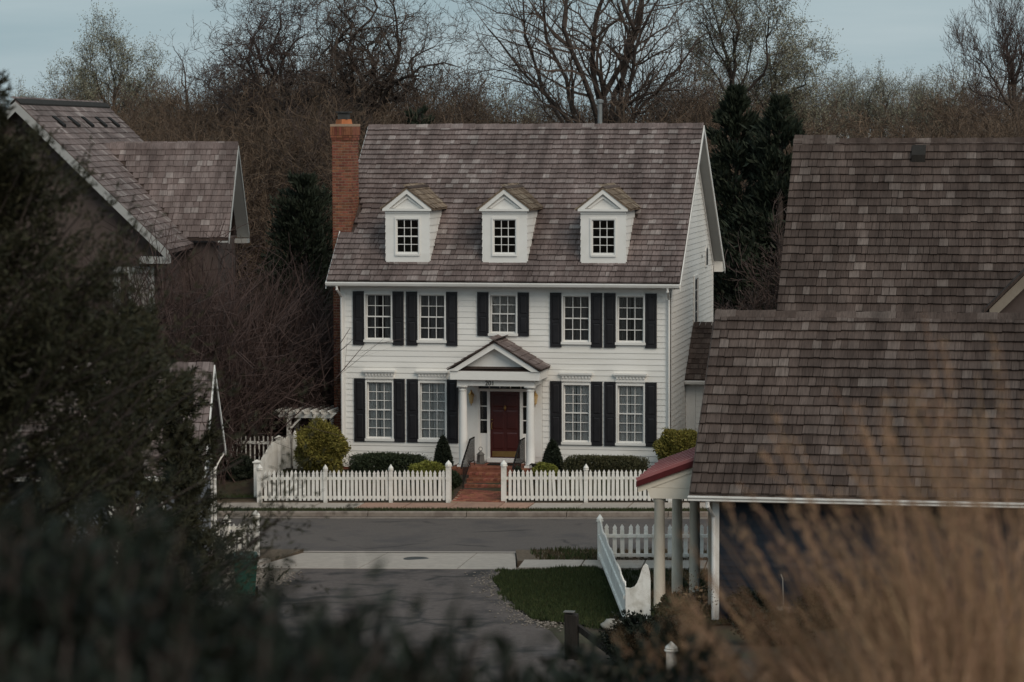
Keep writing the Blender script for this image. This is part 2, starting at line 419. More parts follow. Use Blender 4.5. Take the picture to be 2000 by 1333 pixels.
class MB:
    def __init__(s):
        s.v = []; s.f = []

    def add(s, vs, fs):
        n = len(s.v)
        s.v.extend([tuple(x) for x in vs])
        s.f.extend([tuple(i + n for i in f) for f in fs])
        return s

    def hexa(s, p):
        """8 points: bottom 4 (ccw from above) then top 4"""
        return s.add(p, [(3, 2, 1, 0), (4, 5, 6, 7), (0, 1, 5, 4), (1, 2, 6, 5), (2, 3, 7, 6), (3, 0, 4, 7)])

    def box(s, x0, x1, y0, y1, z0, z1):
        return s.hexa([(x0, y0, z0), (x1, y0, z0), (x1, y1, z0), (x0, y1, z0), (x0, y0, z1), (x1, y0, z1), (x1, y1, z1), (x0, y1, z1)])

    def bar(s, a, b, w, h, up=(0, 0, 1)):
        """a rectangular bar from a to b, w wide and h high"""
        a = Vector(a); b = Vector(b); d = (b - a).normalized(); up = Vector(up)
        r = d.cross(up).normalized() * (w / 2); u = r.cross(d).normalized() * (h / 2)
        return s.hexa([a - r - u, a + r - u, b + r - u, b - r - u, a - r + u, a + r + u, b + r + u, b - r + u])

    def prism(s, prof, fn0, fn1):
        """prof: list of 2d points; fn0/fn1 map a 2d point to the two end caps"""
        n = len(prof)
        a = [fn0(*p) for p in prof]; b = [fn1(*p) for p in prof]
        fs = [tuple(range(n))[::-1], tuple(range(n, 2 * n))]
        fs += [(i, (i + 1) % n, n + (i + 1) % n, n + i) for i in range(n)]
        return s.add(a + b, fs)

    def lathe(s, prof, n, c=(0, 0, 0)):
        vs = []; fs = []
        for (r, z) in prof:
            for k in range(n):
                a = 2 * math.pi * k / n
                vs.append((c[0] + r * math.cos(a), c[1] + r * math.sin(a), c[2] + z))
        m = len(prof)
        for i in range(m - 1):
            for k in range(n):
                k2 = (k + 1) % n
                fs.append((i * n + k, i * n + k2, (i + 1) * n + k2, (i + 1) * n + k))
        fs.append(tuple(range(n))[::-1]); fs.append(tuple((m - 1) * n + k for k in range(n)))
        return s.add(vs, fs)

    def tube(s, pts, rad, n=6):
        pts = [Vector(p) for p in pts]
        if not hasattr(rad, '__len__'):
            rad = [rad] * len(pts)
        vs = []; fs = []
        for i, p in enumerate(pts):
            d = (pts[min(i + 1, len(pts) - 1)] - pts[max(i - 1, 0)]).normalized()
            a = d.cross(Vector((0, 0, 1)) if abs(d.z) < 0.95 else Vector((1, 0, 0))).normalized(); b = d.cross(a)
            for k in range(n):
                t = 2 * math.pi * k / n
                vs.append(p + a * (rad[i] * math.cos(t)) + b * (rad[i] * math.sin(t)))
        for i in range(len(pts) - 1):
            for k in range(n):
                k2 = (k + 1) % n
                fs.append((i * n + k, i * n + k2, (i + 1) * n + k2, (i + 1) * n + k))
        fs.append(tuple(range(n))[::-1]); fs.append(tuple((len(pts) - 1) * n + k for k in range(n)))
        return s.add(vs, fs)

    def mesh(s, name, m):
        me = bpy.data.meshes.new(name)
        me.from_pydata(s.v, [], s.f)
        me.update()
        me.materials.append(m)
        return me

    def build(s, name, m, parent=None, wc=True, smooth=False):
        me = s.mesh(name, m)
        if smooth:
            me.polygons.foreach_set('use_smooth', np.ones(len(me.polygons), dtype=bool))
        o = link(bpy.data.objects.new(name, me))
        return put(o, parent, wc)


def inst(name, me, parent, matrix, wc=True):
    """one more object on shared mesh data"""
    o = link(bpy.data.objects.new(name, me))
    put(o, parent, wc)
    o.matrix_basis = matrix
    return o


def bevel(o, w=0.01, seg=2):
    md = o.modifiers.new('bevel', 'BEVEL'); md.width = w; md.segments = seg; md.limit_method = 'ANGLE'
    return o


def cells(x0, x1, z0, z1, holes):
    """split a rectangle into cells that leave the holes open"""
    xs = sorted({x0, x1, *[h[0] for h in holes], *[h[1] for h in holes]})
    zs = sorted({z0, z1, *[h[2] for h in holes], *[h[3] for h in holes]})
    out = []
    for zi in range(len(zs) - 1):
        run = None
        for xi in range(len(xs) - 1):
            cx = (xs[xi] + xs[xi + 1]) / 2; cz = (zs[zi] + zs[zi + 1]) / 2
            hole = any(h[0] < cx < h[1] and h[2] < cz < h[3] for h in holes)
            if not hole:
                run = (run[0], xs[xi + 1]) if run else (xs[xi], xs[xi + 1])
            if (hole or xi == len(xs) - 2) and run:
                out.append((run[0], run[1], zs[zi], zs[zi + 1])); run = None
    return out


# ------------------------------------------------------------------ shingles
def shingle_mesh(name, w, ln, th, m, rng):
    j = lambda a: rng.uniform(-a, a)
    mb = MB()
    mb.hexa([(0.004, j(.008), 0), (w - .004, j(.008), 0), (w - .004, ln, -.004), (.004, ln, -.004),
             (0.004, j(.008), th), (w - .004, j(.008), th), (w - .004, ln, .006), (.004, ln, .006)])
    return mb.mesh(name, m)


def shingle_roof(parent, origin, u, v, width, length, expo, wr, m, seed, keep=None, nparts=300, prefer=None, wc=True, th=0.022, shape=None):
    """courses of shingles on the plane origin + a*u + b*v (u along the eave, v up the slope);
    the nparts preferred ones are objects of their own, the rest one mesh"""
    rng = random.Random(seed)
    u = Vector(u).normalized(); v = Vector(v).normalized(); n = u.cross(v).normalized(); origin = Vector(origin)
    items = []
    i = 0
    b = 0.0
    while b < length - expo * 0.3:
        ln = min(expo * 1.35, length - b)
        a = -rng.uniform(0, wr[0])
        wob = rng.uniform(-.006, .006)
        while a < width:
            w = rng.uniform(*wr)
            a0 = max(a, 0); a1 = min(a + w, width)
            if shape:
                lo, hi = shape(b + expo * 0.5)
                a0 = max(a0, lo); a1 = min(a1, hi)
            if a1 - a0 > 0.03 and (keep is None or keep((a0 + a1) / 2, b + expo * .5)):
                items.append((a0, a1 - a0, b + wob + rng.uniform(-.012, .012), ln, rng.uniform(0, .008), rng.uniform(-.02, .02)))
            a += w
        b += expo
        i += 1
    if prefer is None:
        prefer = lambda a, b: -b
    order = sorted(range(len(items)), key=lambda k: -prefer(items[k][0], items[k][2]))
    part = set(order[:nparts])
    step = (wr[1] - wr[0]) / 24
    variants = {}
    V = []; Fc = []
    base = Matrix((u, v, n)).transposed().to_4x4()
    for k, (a, w, b, ln, lift, tl) in enumerate(items):
        off = 0.004 + lift + th * 0.35
        if k in part:
            key = int(w / step)
            if key not in variants:
                variants[key] = shingle_mesh('shingle', max(key * step, .03), expo * 1.35, th, m, rng)
            mt = base.copy(); mt.translation = origin + u * a + v * b + n * off
            inst('shingle', variants[key], parent, mt @ Matrix.Rotation(-0.045, 4, 'X') @ Matrix.Rotation(tl * .3, 4, 'Z'), wc)
        else:
            s = len(V)
            j = [rng.uniform(-.008, .008) for _ in range(2)]
            V += [(a + .004, b + j[0], off - .01), (a + w - .004, b + j[1], off - .01), (a + w - .004, b + ln, off - ln * .045 - .01), (a + .004, b + ln, off - ln * .045 - .01),
                  (a + .004, b + j[0], off + th), (a + w - .004, b + j[1], off + th), (a + w - .004, b + ln, off - ln * .045), (a + .004, b + ln, off - ln * .045)]
            Fc += [(s, s + 1, s + 5, s + 4), (s + 4, s + 5, s + 6, s + 7), (s + 1, s + 2, s + 6, s + 5), (s + 3, s, s + 4, s + 7)]
    if Fc:
        o = obj_np('shingles', V, Fc, m, parent, wc=wc)
        mt = base.copy(); mt.translation = origin
        o.matrix_basis = mt
        o['kind'] = 'stuff'
    return len(items)
# ------------------------------------------------------------------ the ground
SL = 0.022                                     # the street climbs gently to the right


def base(x):
    return SL * max(-45.0, min(45.0, x))


def ghit(px, py, dz=0.0):
    d = ray(px, py)
    t = (dz + SL * CAM.x - CAM.z) / (d.z - SL * d.x)
    return CAM + d * t


def sstep(a, b, t):
    t = max(0.0, min(1.0, (t - a) / (b - a)))
    return t * t * (3 - 2 * t)


def ground_z(x, y):
    b = base(x)
    if y < -34:
        D = (y - CAM.y) / 0.975
        return max(b * (1 - sstep(-34, -50, y)) - 0.02, min(9.3, 10.5 - 0.2 * D))
    if y < -18.0:
        return b - 0.02
    if y < -3.30:
        return b - 0.32
    z = b + 0.08 + 0.52 * sstep(-3.2, -1.2, y)
    if y > 14:
        k = y - 14
        z += 0.07 * min(k, 90)
        z += 0.5 * math.sin(x * 0.07 + y * 0.05) * sstep(20, 60, y)
    return z


rngG = random.Random(5)
xs = sorted(set([-700, -450, -300, -200, -150, -110] + list(np.arange(-90, 91, 3.0)) + [110, 150, 200, 300, 450, 700]))
ys = sorted(set([-400, -250, -160, -130, -110] + list(np.arange(-100, -36, 2.0)) + list(np.arange(-36, -18, 1.5)) + [-18.01, -17.99, -10, -3.31, -3.29, -3.0, -2.6, -2.2, -1.8, -1.4, -1.0, 0, 4, 8, 11, 14]
                + list(np.arange(17, 125, 4.0)) + [140, 170, 210, 260, 350, 500, 800, 1200]))
V = [(x, y, ground_z(x, y)) for y in ys for x in xs]
nx = len(xs)
Fq = [(j * nx + i, j * nx + i + 1, (j + 1) * nx + i + 1, (j + 1) * nx + i) for j in range(len(ys) - 1) for i in range(nx - 1)]
g = obj_np('ground', V, Fq, MT['soil'], smooth=True)
tag(g, 'brown leaf strewn earth rising to the woods', None, kind='structure')


def strip(name, mat_, x0, x1, y0, y1, dz0, dz1, label, n=40, thick=None):
    """a sheet from x0..x1, y0..y1 that follows the street's fall; dz at y0 and y1"""
    V = []; F_ = []
    for i in range(n + 1):
        x = x0 + (x1 - x0) * i / n
        V += [(x, y0, base(x) + dz0), (x, y1, base(x) + dz1)]
    for i in range(n):
        F_.append((2 * i, 2 * i + 2, 2 * i + 3, 2 * i + 1))
    o = obj_np(name, V, F_, mat_)
    return tag(o, label, None, kind='structure')


road = strip('road', MT['asphalt'], -70, 70, -13.15, -5.72, -0.15, -0.15, 'grey asphalt street crossing in front of the white house')
verge = strip('verge', MT['lawn'], -70, 70, -5.56, -4.98, -0.03, -0.02, 'narrow grass strip between sidewalk and kerb')
bed = strip('garden_bed', MT['mulch'], -70, 70, -3.62, -3.28, -0.06, 0.02, 'strip of dark soil under the picket fence')


def poly_sheet(name, pts, mat_, dz, label, parent=None, kind='structure'):
    V = [(p[0], p[1], base(p[0]) + dz) for p in pts]
    me = bpy.data.meshes.new(name); me.from_pydata(V, [], [tuple(range(len(V)))]); me.update(); me.materials.append(mat_)
    o = link(bpy.data.objects.new(name, me))
    if label:
        tag(o, label, None, kind=kind)
    return put(o, parent)


def solidify_down(o, t):
    """give a ground sheet a vertical edge"""
    import bmesh
    bm = bmesh.new(); bm.from_mesh(o.data)
    top = list(bm.faces)
    r = bmesh.ops.extrude_face_region(bm, geom=top, use_keep_orig=True)
    bmesh.ops.translate(bm, verts=[v for v in r['geom'] if isinstance(v, bmesh.types.BMVert)], vec=(0, 0, -t))
    bmesh.ops.recalc_face_normals(bm, faces=bm.faces)
    bm.to_mesh(o.data); bm.free()


def slab_run(parent, name, mat_, x0, x1, y0, y1, dz, rng, w=1.5, gap=0.018, th=0.12, skew=0.0):
    x = x0
    while x < x1 - 0.05:
        xe = min(x + w, x1)
        h = rng.uniform(-.006, .006)
        mb = MB()
        mb.hexa([(x + gap, y0, base(x) + dz - th), (xe - gap, y0, base(xe) + dz - th), (xe - gap + skew, y1, base(xe) + dz - th), (x + gap + skew, y1, base(x) + dz - th),
                 (x + gap, y0, base(x) + dz + h), (xe - gap, y0, base(xe) + dz + h), (xe - gap + skew, y1, base(xe) + dz + h), (x + gap + skew, y1, base(x) + dz + h)])
        mb.build(name, mat_, parent)
        x = xe


# far pavement: pale slabs, brick-coloured ones before the gate
pv = strip('sidewalk', MT['kerbstone'], -70, 70, -4.99, -3.60, -0.05, -0.05, 'pale concrete sidewalk with brick coloured slabs before the gate')
rs = random.Random(11)
slab_run(pv, 'slab', MT['concrete'], -20.0, -3.62, -4.97, -3.61, 0.0, rs, 1.5)
slab_run(pv, 'slab', MT['brickwalk'], -3.62, 1.65, -4.97, -3.61, 0.0, rs, 1.45)
slab_run(pv, 'slab', MT['concrete'], 1.65, 14.0, -4.97, -3.61, 0.0, rs, 1.5)
kerb = strip('kerb', MT['kerbstone'], -70, 70, -5.74, -5.55, -0.14, -0.14, 'weathered concrete kerb along the far side of the street')
x = -21.0
while x < 16:
    mb = MB()
    xe = x + 3.0
    prof = [(-5.72, -.17), (-5.54, -.17), (-5.54, 0.0), (-5.66, 0.0), (-5.70, -.03)]
    mb.prism(prof, lambda a, b: (x + .012, a, base(x) + b), lambda a, b: (xe - .012, a, base(xe) + b))
    mb.build('kerb_stone', MT['kerbstone'], kerb)
    # gutter pan
    MB().hexa([(x + .012, -6.12, base(x) - .2), (xe - .012, -6.12, base(xe) - .2), (xe - .012, -5.73, base(xe) - .2), (x + .012, -5.73, base(x) - .2),
               (x + .012, -6.12, base(x) - .143), (xe - .012, -6.12, base(xe) - .143), (xe - .012, -5.73, base(xe) - .15), (x + .012, -5.73, base(x) - .15)]).build('gutter_slab', MT['kerbstone'], kerb)
    x = xe

# near side: apron of the lane, sidewalk stubs, planting triangles
P = lambda px, py, dz=0.0: ghit(px, py, dz)
ap = poly_sheet('driveway_apron', [(-3.6, -13.2), (3.05, -13.2), (3.6, -16.9), (-3.2, -16.9)], MT['kerbstone'], -0.17, 'pale concrete apron where the lane meets the street')
for (a0, a1, b0, b1) in ((-2.9, -0.55, -3.35, -0.45), (-0.55, 1.9, -0.45, 2.15), (1.9, 2.95, 2.15, 3.7)):
    MB().hexa([(b0 + .01, -16.85, base(b0) - .14), (b1 - .01, -16.85, base(b1) - .14), (a1 - .01, -13.2, base(a1) - .26), (a0 + .01, -13.2, base(a0) - .26),
               (b0 + .01, -16.85, base(b0) + .0), (b1 - .01, -16.85, base(b1) + .0), (a1 - .01, -13.2, base(a1) - .125), (a0 + .01, -13.2, base(a0) - .125)]).build('slab', MT['concrete'], ap)
MB().lathe([(0.0, 0.0), (0.34, 0.0), (0.33, 0.008), (0.0, 0.008)], 20, (0.55, -14.6, base(.55) - 0.078)).build('manhole_cover', MT['darkmetal'], ap)
sw = strip('near_sidewalk', MT['kerbstone'], -14, 14, -16.65, -15.2, -0.2, -0.2, 'short concrete sidewalk on either side of the lane')
slab_run(sw, 'slab', MT['concrete'], -13.0, -3.35, -16.6, -15.25, 0.005, rs, 1.6, skew=.12)
slab_run(sw, 'slab', MT['concrete'], 3.68, 13.0, -16.6, -15.25, 0.005, rs, 1.6, skew=-.1)
pl = poly_sheet('planting_strip', [(-14, -13.2), (-2.91, -13.2), (-3.2, -15.22), (-14, -15.22)], MT['mulch'], -0.04, 'bare mulched triangle beside the lane apron')
pr = poly_sheet('planting_strip', [(2.96, -13.2), (14, -13.2), (14, -15.22), (3.40, -15.22)], MT['mulch'], -0.03, 'weedy strip between street and sidewalk by the scalloped fence')
solidify_down(pl, .25); solidify_down(pr, .25)
nk = strip('near_kerb', MT['concrete'], -40, 40, -13.26, -13.10, -0.10, -0.10, 'low concrete edge along the near side of the street')

lane = poly_sheet('lane', [(-4.4, -16.92), (3.9, -16.92), (4.2, -20), (4.9, -23), (6.3, -26.0), (7.6, -30), (9.5, -36), (-4.0, -36), (-4.2, -25)], MT['alley'], 0.0, 'patched dark asphalt lane leading to the street')
lane_patch = poly_sheet('lane_patch', [(-3.5, -17.1), (-1.9, -17.0), (-1.75, -20.5), (-2.9, -21.5), (-3.6, -20)], MT['gravel'], 0.006, 'gravelly worn patch at the edge of the lane')
_lp = [P(983, 1118), P(1075, 1114), P(1166, 1110), P(1187, 1130), P(1228, 1222), P(1150, 1224), P(1040, 1212), P(990, 1170), P(962, 1135)]
lawn = poly_sheet('lawn', [(p.x, p.y) for p in _lp] , MT['lawnsoil'], 0.02, 'small dark green lawn between lane and scalloped fence')
lawn2 = poly_sheet('side_lawn', [(5.7, -16.95), (12, -16.95), (12, -24), (8.3, -25.6), (8.0, -25.0)], MT['lawn'], 0.012, 'shaded grass between white fence and porch columns')
lawn3 = poly_sheet('corner_lawn', [(-16, -3.3), (-7.15, -3.3), (-7.15, -0.9), (-16, -0.9)], MT['lawn'], 0.10, 'dark lawn corner beside the white gate')


def inside(poly, x, y):
    c = False
    n = len(poly)
    for i in range(n):
        x1, y1 = poly[i]; x2, y2 = poly[(i + 1) % n]
        if (y1 > y) != (y2 > y) and x < (x2 - x1) * (y - y1) / (y2 - y1) + x1:
            c = not c
    return c


def blades(name, poly, dens, h, m, label, dz, seed, w=0.010, lean=0.5, clump=0.0, zf=None):
    rng = np.random.default_rng(seed)
    xs_ = [p[0] for p in poly]; ys_ = [p[1] for p in poly]
    area = (max(xs_) - min(xs_)) * (max(ys_) - min(ys_))
    n = int(area * dens)
    X = rng.uniform(min(xs_), max(xs_), n); Y = rng.uniform(min(ys_), max(ys_), n)
    if clump > 0:
        f = np.sin(X * 3.1 + np.sin(Y * 2.3) * 2) + np.sin(X * 7.7 + Y * 5.1) * .6 + rng.uniform(-1, 1, n)
        k = f > clump; X = X[k]; Y = Y[k]
    k = np.array([inside(poly, a, b) for a, b in zip(X, Y)], dtype=bool)
    X = X[k]; Y = Y[k]; n = len(X)
    Z = (np.array([zf(a, b) for a, b in zip(X, Y)]) if zf else np.clip(X, -45, 45) * SL) + dz
    H = h * rng.uniform(.5, 1.4, n); A = rng.uniform(0, 2 * np.pi, n); Ln = rng.uniform(0, lean, n) * H; B = rng.uniform(0, 2 * np.pi, n)
    W = w * rng.uniform(.7, 1.4, n)
    P0 = np.stack([X - np.cos(A) * W, Y - np.sin(A) * W, Z], 1); P1 = np.stack([X + np.cos(A) * W, Y + np.sin(A) * W, Z], 1)
    P2 = np.stack([X + np.cos(B) * Ln, Y + np.sin(B) * Ln, Z + H], 1)
    Vv = np.concatenate([P0, P1, P2], 0)
    Fv = np.stack([np.arange(n), np.arange(n) + n, np.arange(n) + 2 * n], 1)
    o = obj_np(name, Vv, Fv, m)
    return tag(o, label, 'grass', kind='stuff')


blades('grass', [(p.x, p.y) for p in _lp], 1500, 0.075, MT['grass'], 'short dark lawn grass beside the lane', 0.02, 1, w=.012, clump=-.55)
blades('dry_grass', [(p.x, p.y) for p in _lp], 260, 0.06, MT['drygrass'], 'dry yellow blades in the small lawn', 0.02, 21, w=.010, clump=.2)
_c = (sum(p.x for p in _lp) / len(_lp), sum(p.y for p in _lp) / len(_lp))
blades('grass_tufts', [(_c[0] + (p.x - _c[0]) * 1.13, _c[1] + (p.y - _c[1]) * 1.08) for p in _lp], 1500, 0.085, MT['grass'], 'ragged tufts along the edge of the small lawn', 0.004, 22, w=.012, clump=1.05)
blades('grass', [(5.7, -16.95), (12, -16.95), (12, -24), (8.3, -25.6)], 350, 0.08, MT['grass'], 'shaded lawn grass by the porch columns', 0.012, 2, w=.012)
blades('grass', [(-12, -5.56), (12, -5.56), (12, -4.98), (-12, -4.98)], 1100, 0.075, MT['grass'], 'patchy green verge grass along the far kerb', -0.025, 3, w=.012, clump=-.3)
blades('dry_grass', [(-12, -5.58), (12, -5.58), (12, -4.96), (-12, -4.96)], 400, 0.06, MT['drygrass'], 'dry tan verge grass along the far kerb', -0.025, 4, w=.010)
blades('weeds', [(3.3, -13.3), (5.9, -13.3), (5.9, -15.1), (3.9, -15.1)], 260, 0.12, MT['grass'], 'green weeds in the strip beside the scalloped fence', -0.03, 6, w=.02, clump=.1)
blades('dry_weeds', [(3.4, -13.3), (12, -13.3), (12, -15.1), (3.9, -15.1)], 350, 0.09, MT['drygrass'], 'dry brown weeds in the strip by the scalloped fence', -0.03, 7, w=.012)
blades('grass', [(-11, -3.2), (-7.2, -3.2), (-7.2, -1.0), (-11, -1.0)], 700, 0.09, MT['grass'], 'dark lawn grass beside the white gate', 0.09, 8, w=.012)
blades('bed_grass', [(-7.1, -3.3), (7.5, -3.3), (7.5, -.3), (-7.1, -.3)], 260, 0.08, MT['grass'], 'dark grass in the front garden behind the fence', 0.0, 9, w=.012, zf=lambda x, y: ground_z(x, y) - (3 if abs(x) < 1.0 else 0))


def stones(name, pts, n, r, label, seed, spread, dz=0.0):
    rng = random.Random(seed)
    V = []; F_ = []
    for _ in range(n):
        t = rng.random() * (len(pts) - 1); i = int(t); f = t - i
        x = pts[i][0] * (1 - f) + pts[i + 1][0] * f + rng.gauss(0, spread); y = pts[i][1] * (1 - f) + pts[i + 1][1] * f + rng.gauss(0, spread)
        s = r * rng.uniform(.5, 1.5); z = base(x) + dz
        k = len(V); a = rng.uniform(0, 6)
        for q in range(4):
            V.append((x + s * math.cos(a + q * 1.57) * rng.uniform(.7, 1.2), y + s * math.sin(a + q * 1.57) * rng.uniform(.7, 1.2), z + s * .25))
        V.append((x, y, z + s * rng.uniform(.6, 1))); V.append((x, y, z - s * .2))
        for q in range(4):
            F_.append((k + q, k + (q + 1) % 4, k + 4)); F_.append((k + (q + 1) % 4, k + q, k + 5))
    o = obj_np(name, V, F_, MT['gravel'])
    return tag(o, label, 'gravel', kind='stuff')


gl = [P(965, 1118), P(962, 1140), P(985, 1172), P(1030, 1210), P(1085, 1225)]
stones('gravel', [(p.x, p.y) for p in gl], 800, .026, 'loose gravel along the edge of the small lawn', 3, .24, .005)
stones('gravel', [(-3.3, -17.3), (-2.6, -18), (-2.4, -19.5), (-3, -21)], 1400, .035, 'loose gravel on the bin side of the lane', 4, .4, .01)

# ------------------------------------------------------------------ the white house
HX, HD = 5.25, 10.31
EAVE_Z, EAVE_Y, OVX = 6.50, -0.45, 0.36
RIDGE_Y, RIDGE_Z = HD / 2, 11.37
PIT = (RIDGE_Z - EAVE_Z) / (RIDGE_Y - EAVE_Y)


def roof_z(y):
    return RIDGE_Z - PIT * abs(y - RIDGE_Y)


house = thing('colonial_house', 'white clapboard house with black shutters, three dormers and red brick chimney', 'house', (0, 5, 0.6))
W_UP = [(-4.04, 4.66, 6.07), (-2.31, 4.66, 6.07), (-0.02, 4.90, 6.07), (2.30, 4.66, 6.07), (4.01, 4.66, 6.07)]
W_LO = [(-4.02, 1.52, 3.29), (-2.30, 1.52, 3.29), (2.30, 1.52, 3.29), (4.01, 1.52, 3.29)]
WW = 0.41                                       # half width of an opening
DOORWAY = (-0.82, 0.86, 0.84, 3.30)
holes = [(c - WW, c + WW, a, b) for c, a, b in W_UP + W_LO] + [DOORWAY]

wall = MB()
for (a, b, c, d) in cells(-HX, HX, 0.62, 6.62, holes):
    wall.box(a, b, 0.0, 0.16, c, d)
wall.box(-HX, -HX + .16, 0.162, HD, 0.5, 6.62)
wall.box(HX - .16, HX, 0.162, HD, 0.5, 6.62)
wall.box(-HX + .162, HX - .162, HD - .16, HD, 0.5, 6.62)
for sx in (-1, 1):                               # gables
    x0, x1 = (HX - .16, HX) if sx > 0 else (-HX, -HX + .16)
    wall.prism([(0.02, 6.622), (HD - .02, 6.622), (RIDGE_Y, RIDGE_Z - .2)], lambda a, b: (x0, a, b), lambda a, b: (x1, a, b))
house_wall = wall.build('wall', MT['white'], house)
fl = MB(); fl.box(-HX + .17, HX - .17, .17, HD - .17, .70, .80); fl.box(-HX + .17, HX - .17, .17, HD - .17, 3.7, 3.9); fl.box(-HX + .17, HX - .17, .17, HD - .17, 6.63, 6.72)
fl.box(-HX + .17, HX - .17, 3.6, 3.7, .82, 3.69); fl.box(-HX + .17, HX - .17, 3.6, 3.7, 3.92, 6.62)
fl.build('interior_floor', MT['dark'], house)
MB().box(-HX - .02, HX + .02, -0.02, 0.15, 0.1, 0.615).build('foundation', MT['stepbrick'], house)

# clapboards on the front
EXPO = 0.178
unit = MB(); unit.hexa([(0, -.026, 0), (1, -.026, 0), (1, -.0, 0), (0, -.0, 0), (0, -.008, EXPO + .012), (1, -.008, EXPO + .012), (1, 0, EXPO + .012), (0, 0, EXPO + .012)])
clap_me = unit.mesh('clapboard', MT['clap'])
trim_holes = [(c - WW - .1, c + WW + .1, a - .12, b + .1) for c, a, b in W_UP + W_LO] + [(-1.26, 1.22, 0.5, 3.42)]
z = 0.74
while z < 6.22:
    hs = sorted([(h[0], h[1]) for h in trim_holes if h[2] < z + EXPO * .5 < h[3]])
    x0 = -HX + .12
    for h in hs + [(HX - .12, None)]:
        if h[0] - x0 > .02:
            inst('clapboard', clap_me, house_wall, Matrix.Translation((x0, -.001, z)) @ Matrix.Diagonal((h[0] - x0, 1, 1, 1)))
        x0 = h[1] if h[1] is not None else x0
    z += EXPO
# clapboards on the gable side
MR = Matrix.Rotation(R(90), 4, 'Z')
z = 0.74
while z < RIDGE_Z - .5:
    y0 = .12; y1 = HD - .12
    if z + EXPO > EAVE_Z + .2:
        q = (z + EXPO - (EAVE_Z - PIT * EAVE_Y) + .16) / PIT
        y0 = max(y0, q); y1 = min(y1, HD - q)
    if y1 - y0 > .1:
        inst('clapboard', clap_me, house_wall, Matrix.Translation((HX + .001, y0, z)) @ MR @ Matrix.Diagonal((y1 - y0, 1, 1, 1)))
    z += EXPO
tr = MB()
for sx in (-1, 1):
    tr.box(sx * HX - (.13 if sx > 0 else .03), sx * HX + (.03 if sx > 0 else .13), -.032, -.002, .62, 6.2)
tr.box(HX + .002, HX + .032, -.032, .12, .62, 6.6); tr.box(HX + .002, HX + .032, HD - .12, HD + .03, .62, 6.6)
tr.build('corner_board', MT['white'], house)
MB().box(-HX - .04, HX + .04, -.045, -.003, .58, .74).build('skirt_board', MT['white'], house)
fr = MB(); fr.box(-HX - .03, HX + .03, -.05, -.003, 6.2, 6.43); fr.box(-HX - .36, HX + .36, EAVE_Y - .02, -.055, 6.36, 6.40)
fr.box(-HX - .36, HX + .36, EAVE_Y - .05, EAVE_Y - .02, 6.34, 6.48)
fr.build('cornice', MT['white'], house)

# gutter and downspouts
gp = [(0, 0), (-.13, 0), (-.13, -.03), (-.10, -.10), (-.03, -.125), (0, -.125), (0, -.11), (-.03, -.11), (-.09, -.09), (-.115, -.03), (-.115, -.012), (0, -.012)]
MB().prism(gp[:6], lambda a, b: (-HX - OVX, EAVE_Y - .052 + a, 6.475 + b), lambda a, b: (HX + OVX, EAVE_Y - .052 + a, 6.475 + b)).build('gutter', MT['white'], house)
for sx in (-1, 1):
    X = sx * (HX - .03)
    MB().tube([(X + .03 * sx, EAVE_Y - .12, 6.36), (X + .03 * sx, EAVE_Y - .12, 6.26), (X, -.09, 5.98), (X, -.09, .75), (X, -.25, .66)], .042, 8).build('downspout', MT['white'], house)

# roof deck with openings for the dormers
DORM = [-3.12, 0.0, 3.13]
DW, DFY, DZ0, DZ1, DAP = 0.70, 0.15, 6.98, 8.74, 9.40
SLEN = math.hypot(RIDGE_Y - EAVE_Y, RIDGE_Z - EAVE_Z)
CP = (RIDGE_Y - EAVE_Y) / SLEN; SP = (RIDGE_Z - EAVE_Z) / SLEN
sl = lambda y: (y - EAVE_Y) / CP
rh = [(d + HX + OVX - .60, d + HX + OVX + .60, sl(DFY + .2), sl(1.95)) for d in DORM]
deck = MB()
O = Vector((-HX - OVX, EAVE_Y, EAVE_Z)); Uv = Vector((1, 0, 0)); Vv_ = Vector((0, CP, SP)); Nv = Vector((0, -SP, CP))


def rp(a, b, n):
    return O + Uv * a + Vv_ * b + Nv * n


for (a, b, c, d) in cells(0, 2 * (HX + OVX), 0, SLEN, rh):
    deck.hexa([rp(a, c, -.1), rp(b, c, -.1), rp(b, d, -.1), rp(a, d, -.1), rp(a, c, -.02), rp(b, c, -.02), rp(b, d, -.02), rp(a, d, -.02)])
Xe = HX + OVX
bz = lambda y: RIDGE_Z - PIT * (y - RIDGE_Y)
YB = HD + .45
deck.hexa([(-Xe, RIDGE_Y + .002, RIDGE_Z - .13), (Xe, RIDGE_Y + .002, RIDGE_Z - .13), (Xe, YB, bz(YB) - .13), (-Xe, YB, bz(YB) - .13),
           (-Xe, RIDGE_Y + .002, RIDGE_Z - .02), (Xe, RIDGE_Y + .002, RIDGE_Z - .02), (Xe, YB, bz(YB) - .02), (-Xe, YB, bz(YB) - .02)])
roof = deck.build('roof', MT['shingle_b'], house)


def in_dormer(a, b):
    y = EAVE_Y + b * CP
    x = a - HX - OVX
    if x < -5.16 and 1.2 < y < 2.4:
        return False
    for d in DORM:
        if abs(x - d) < DW - .03 and DFY + .05 < y < 2.0:
            return False
        if 2.0 <= y < 3.0 and abs(x - d) < .7 * (3.0 - y) / 1.0 - .06:
            return False
    return True


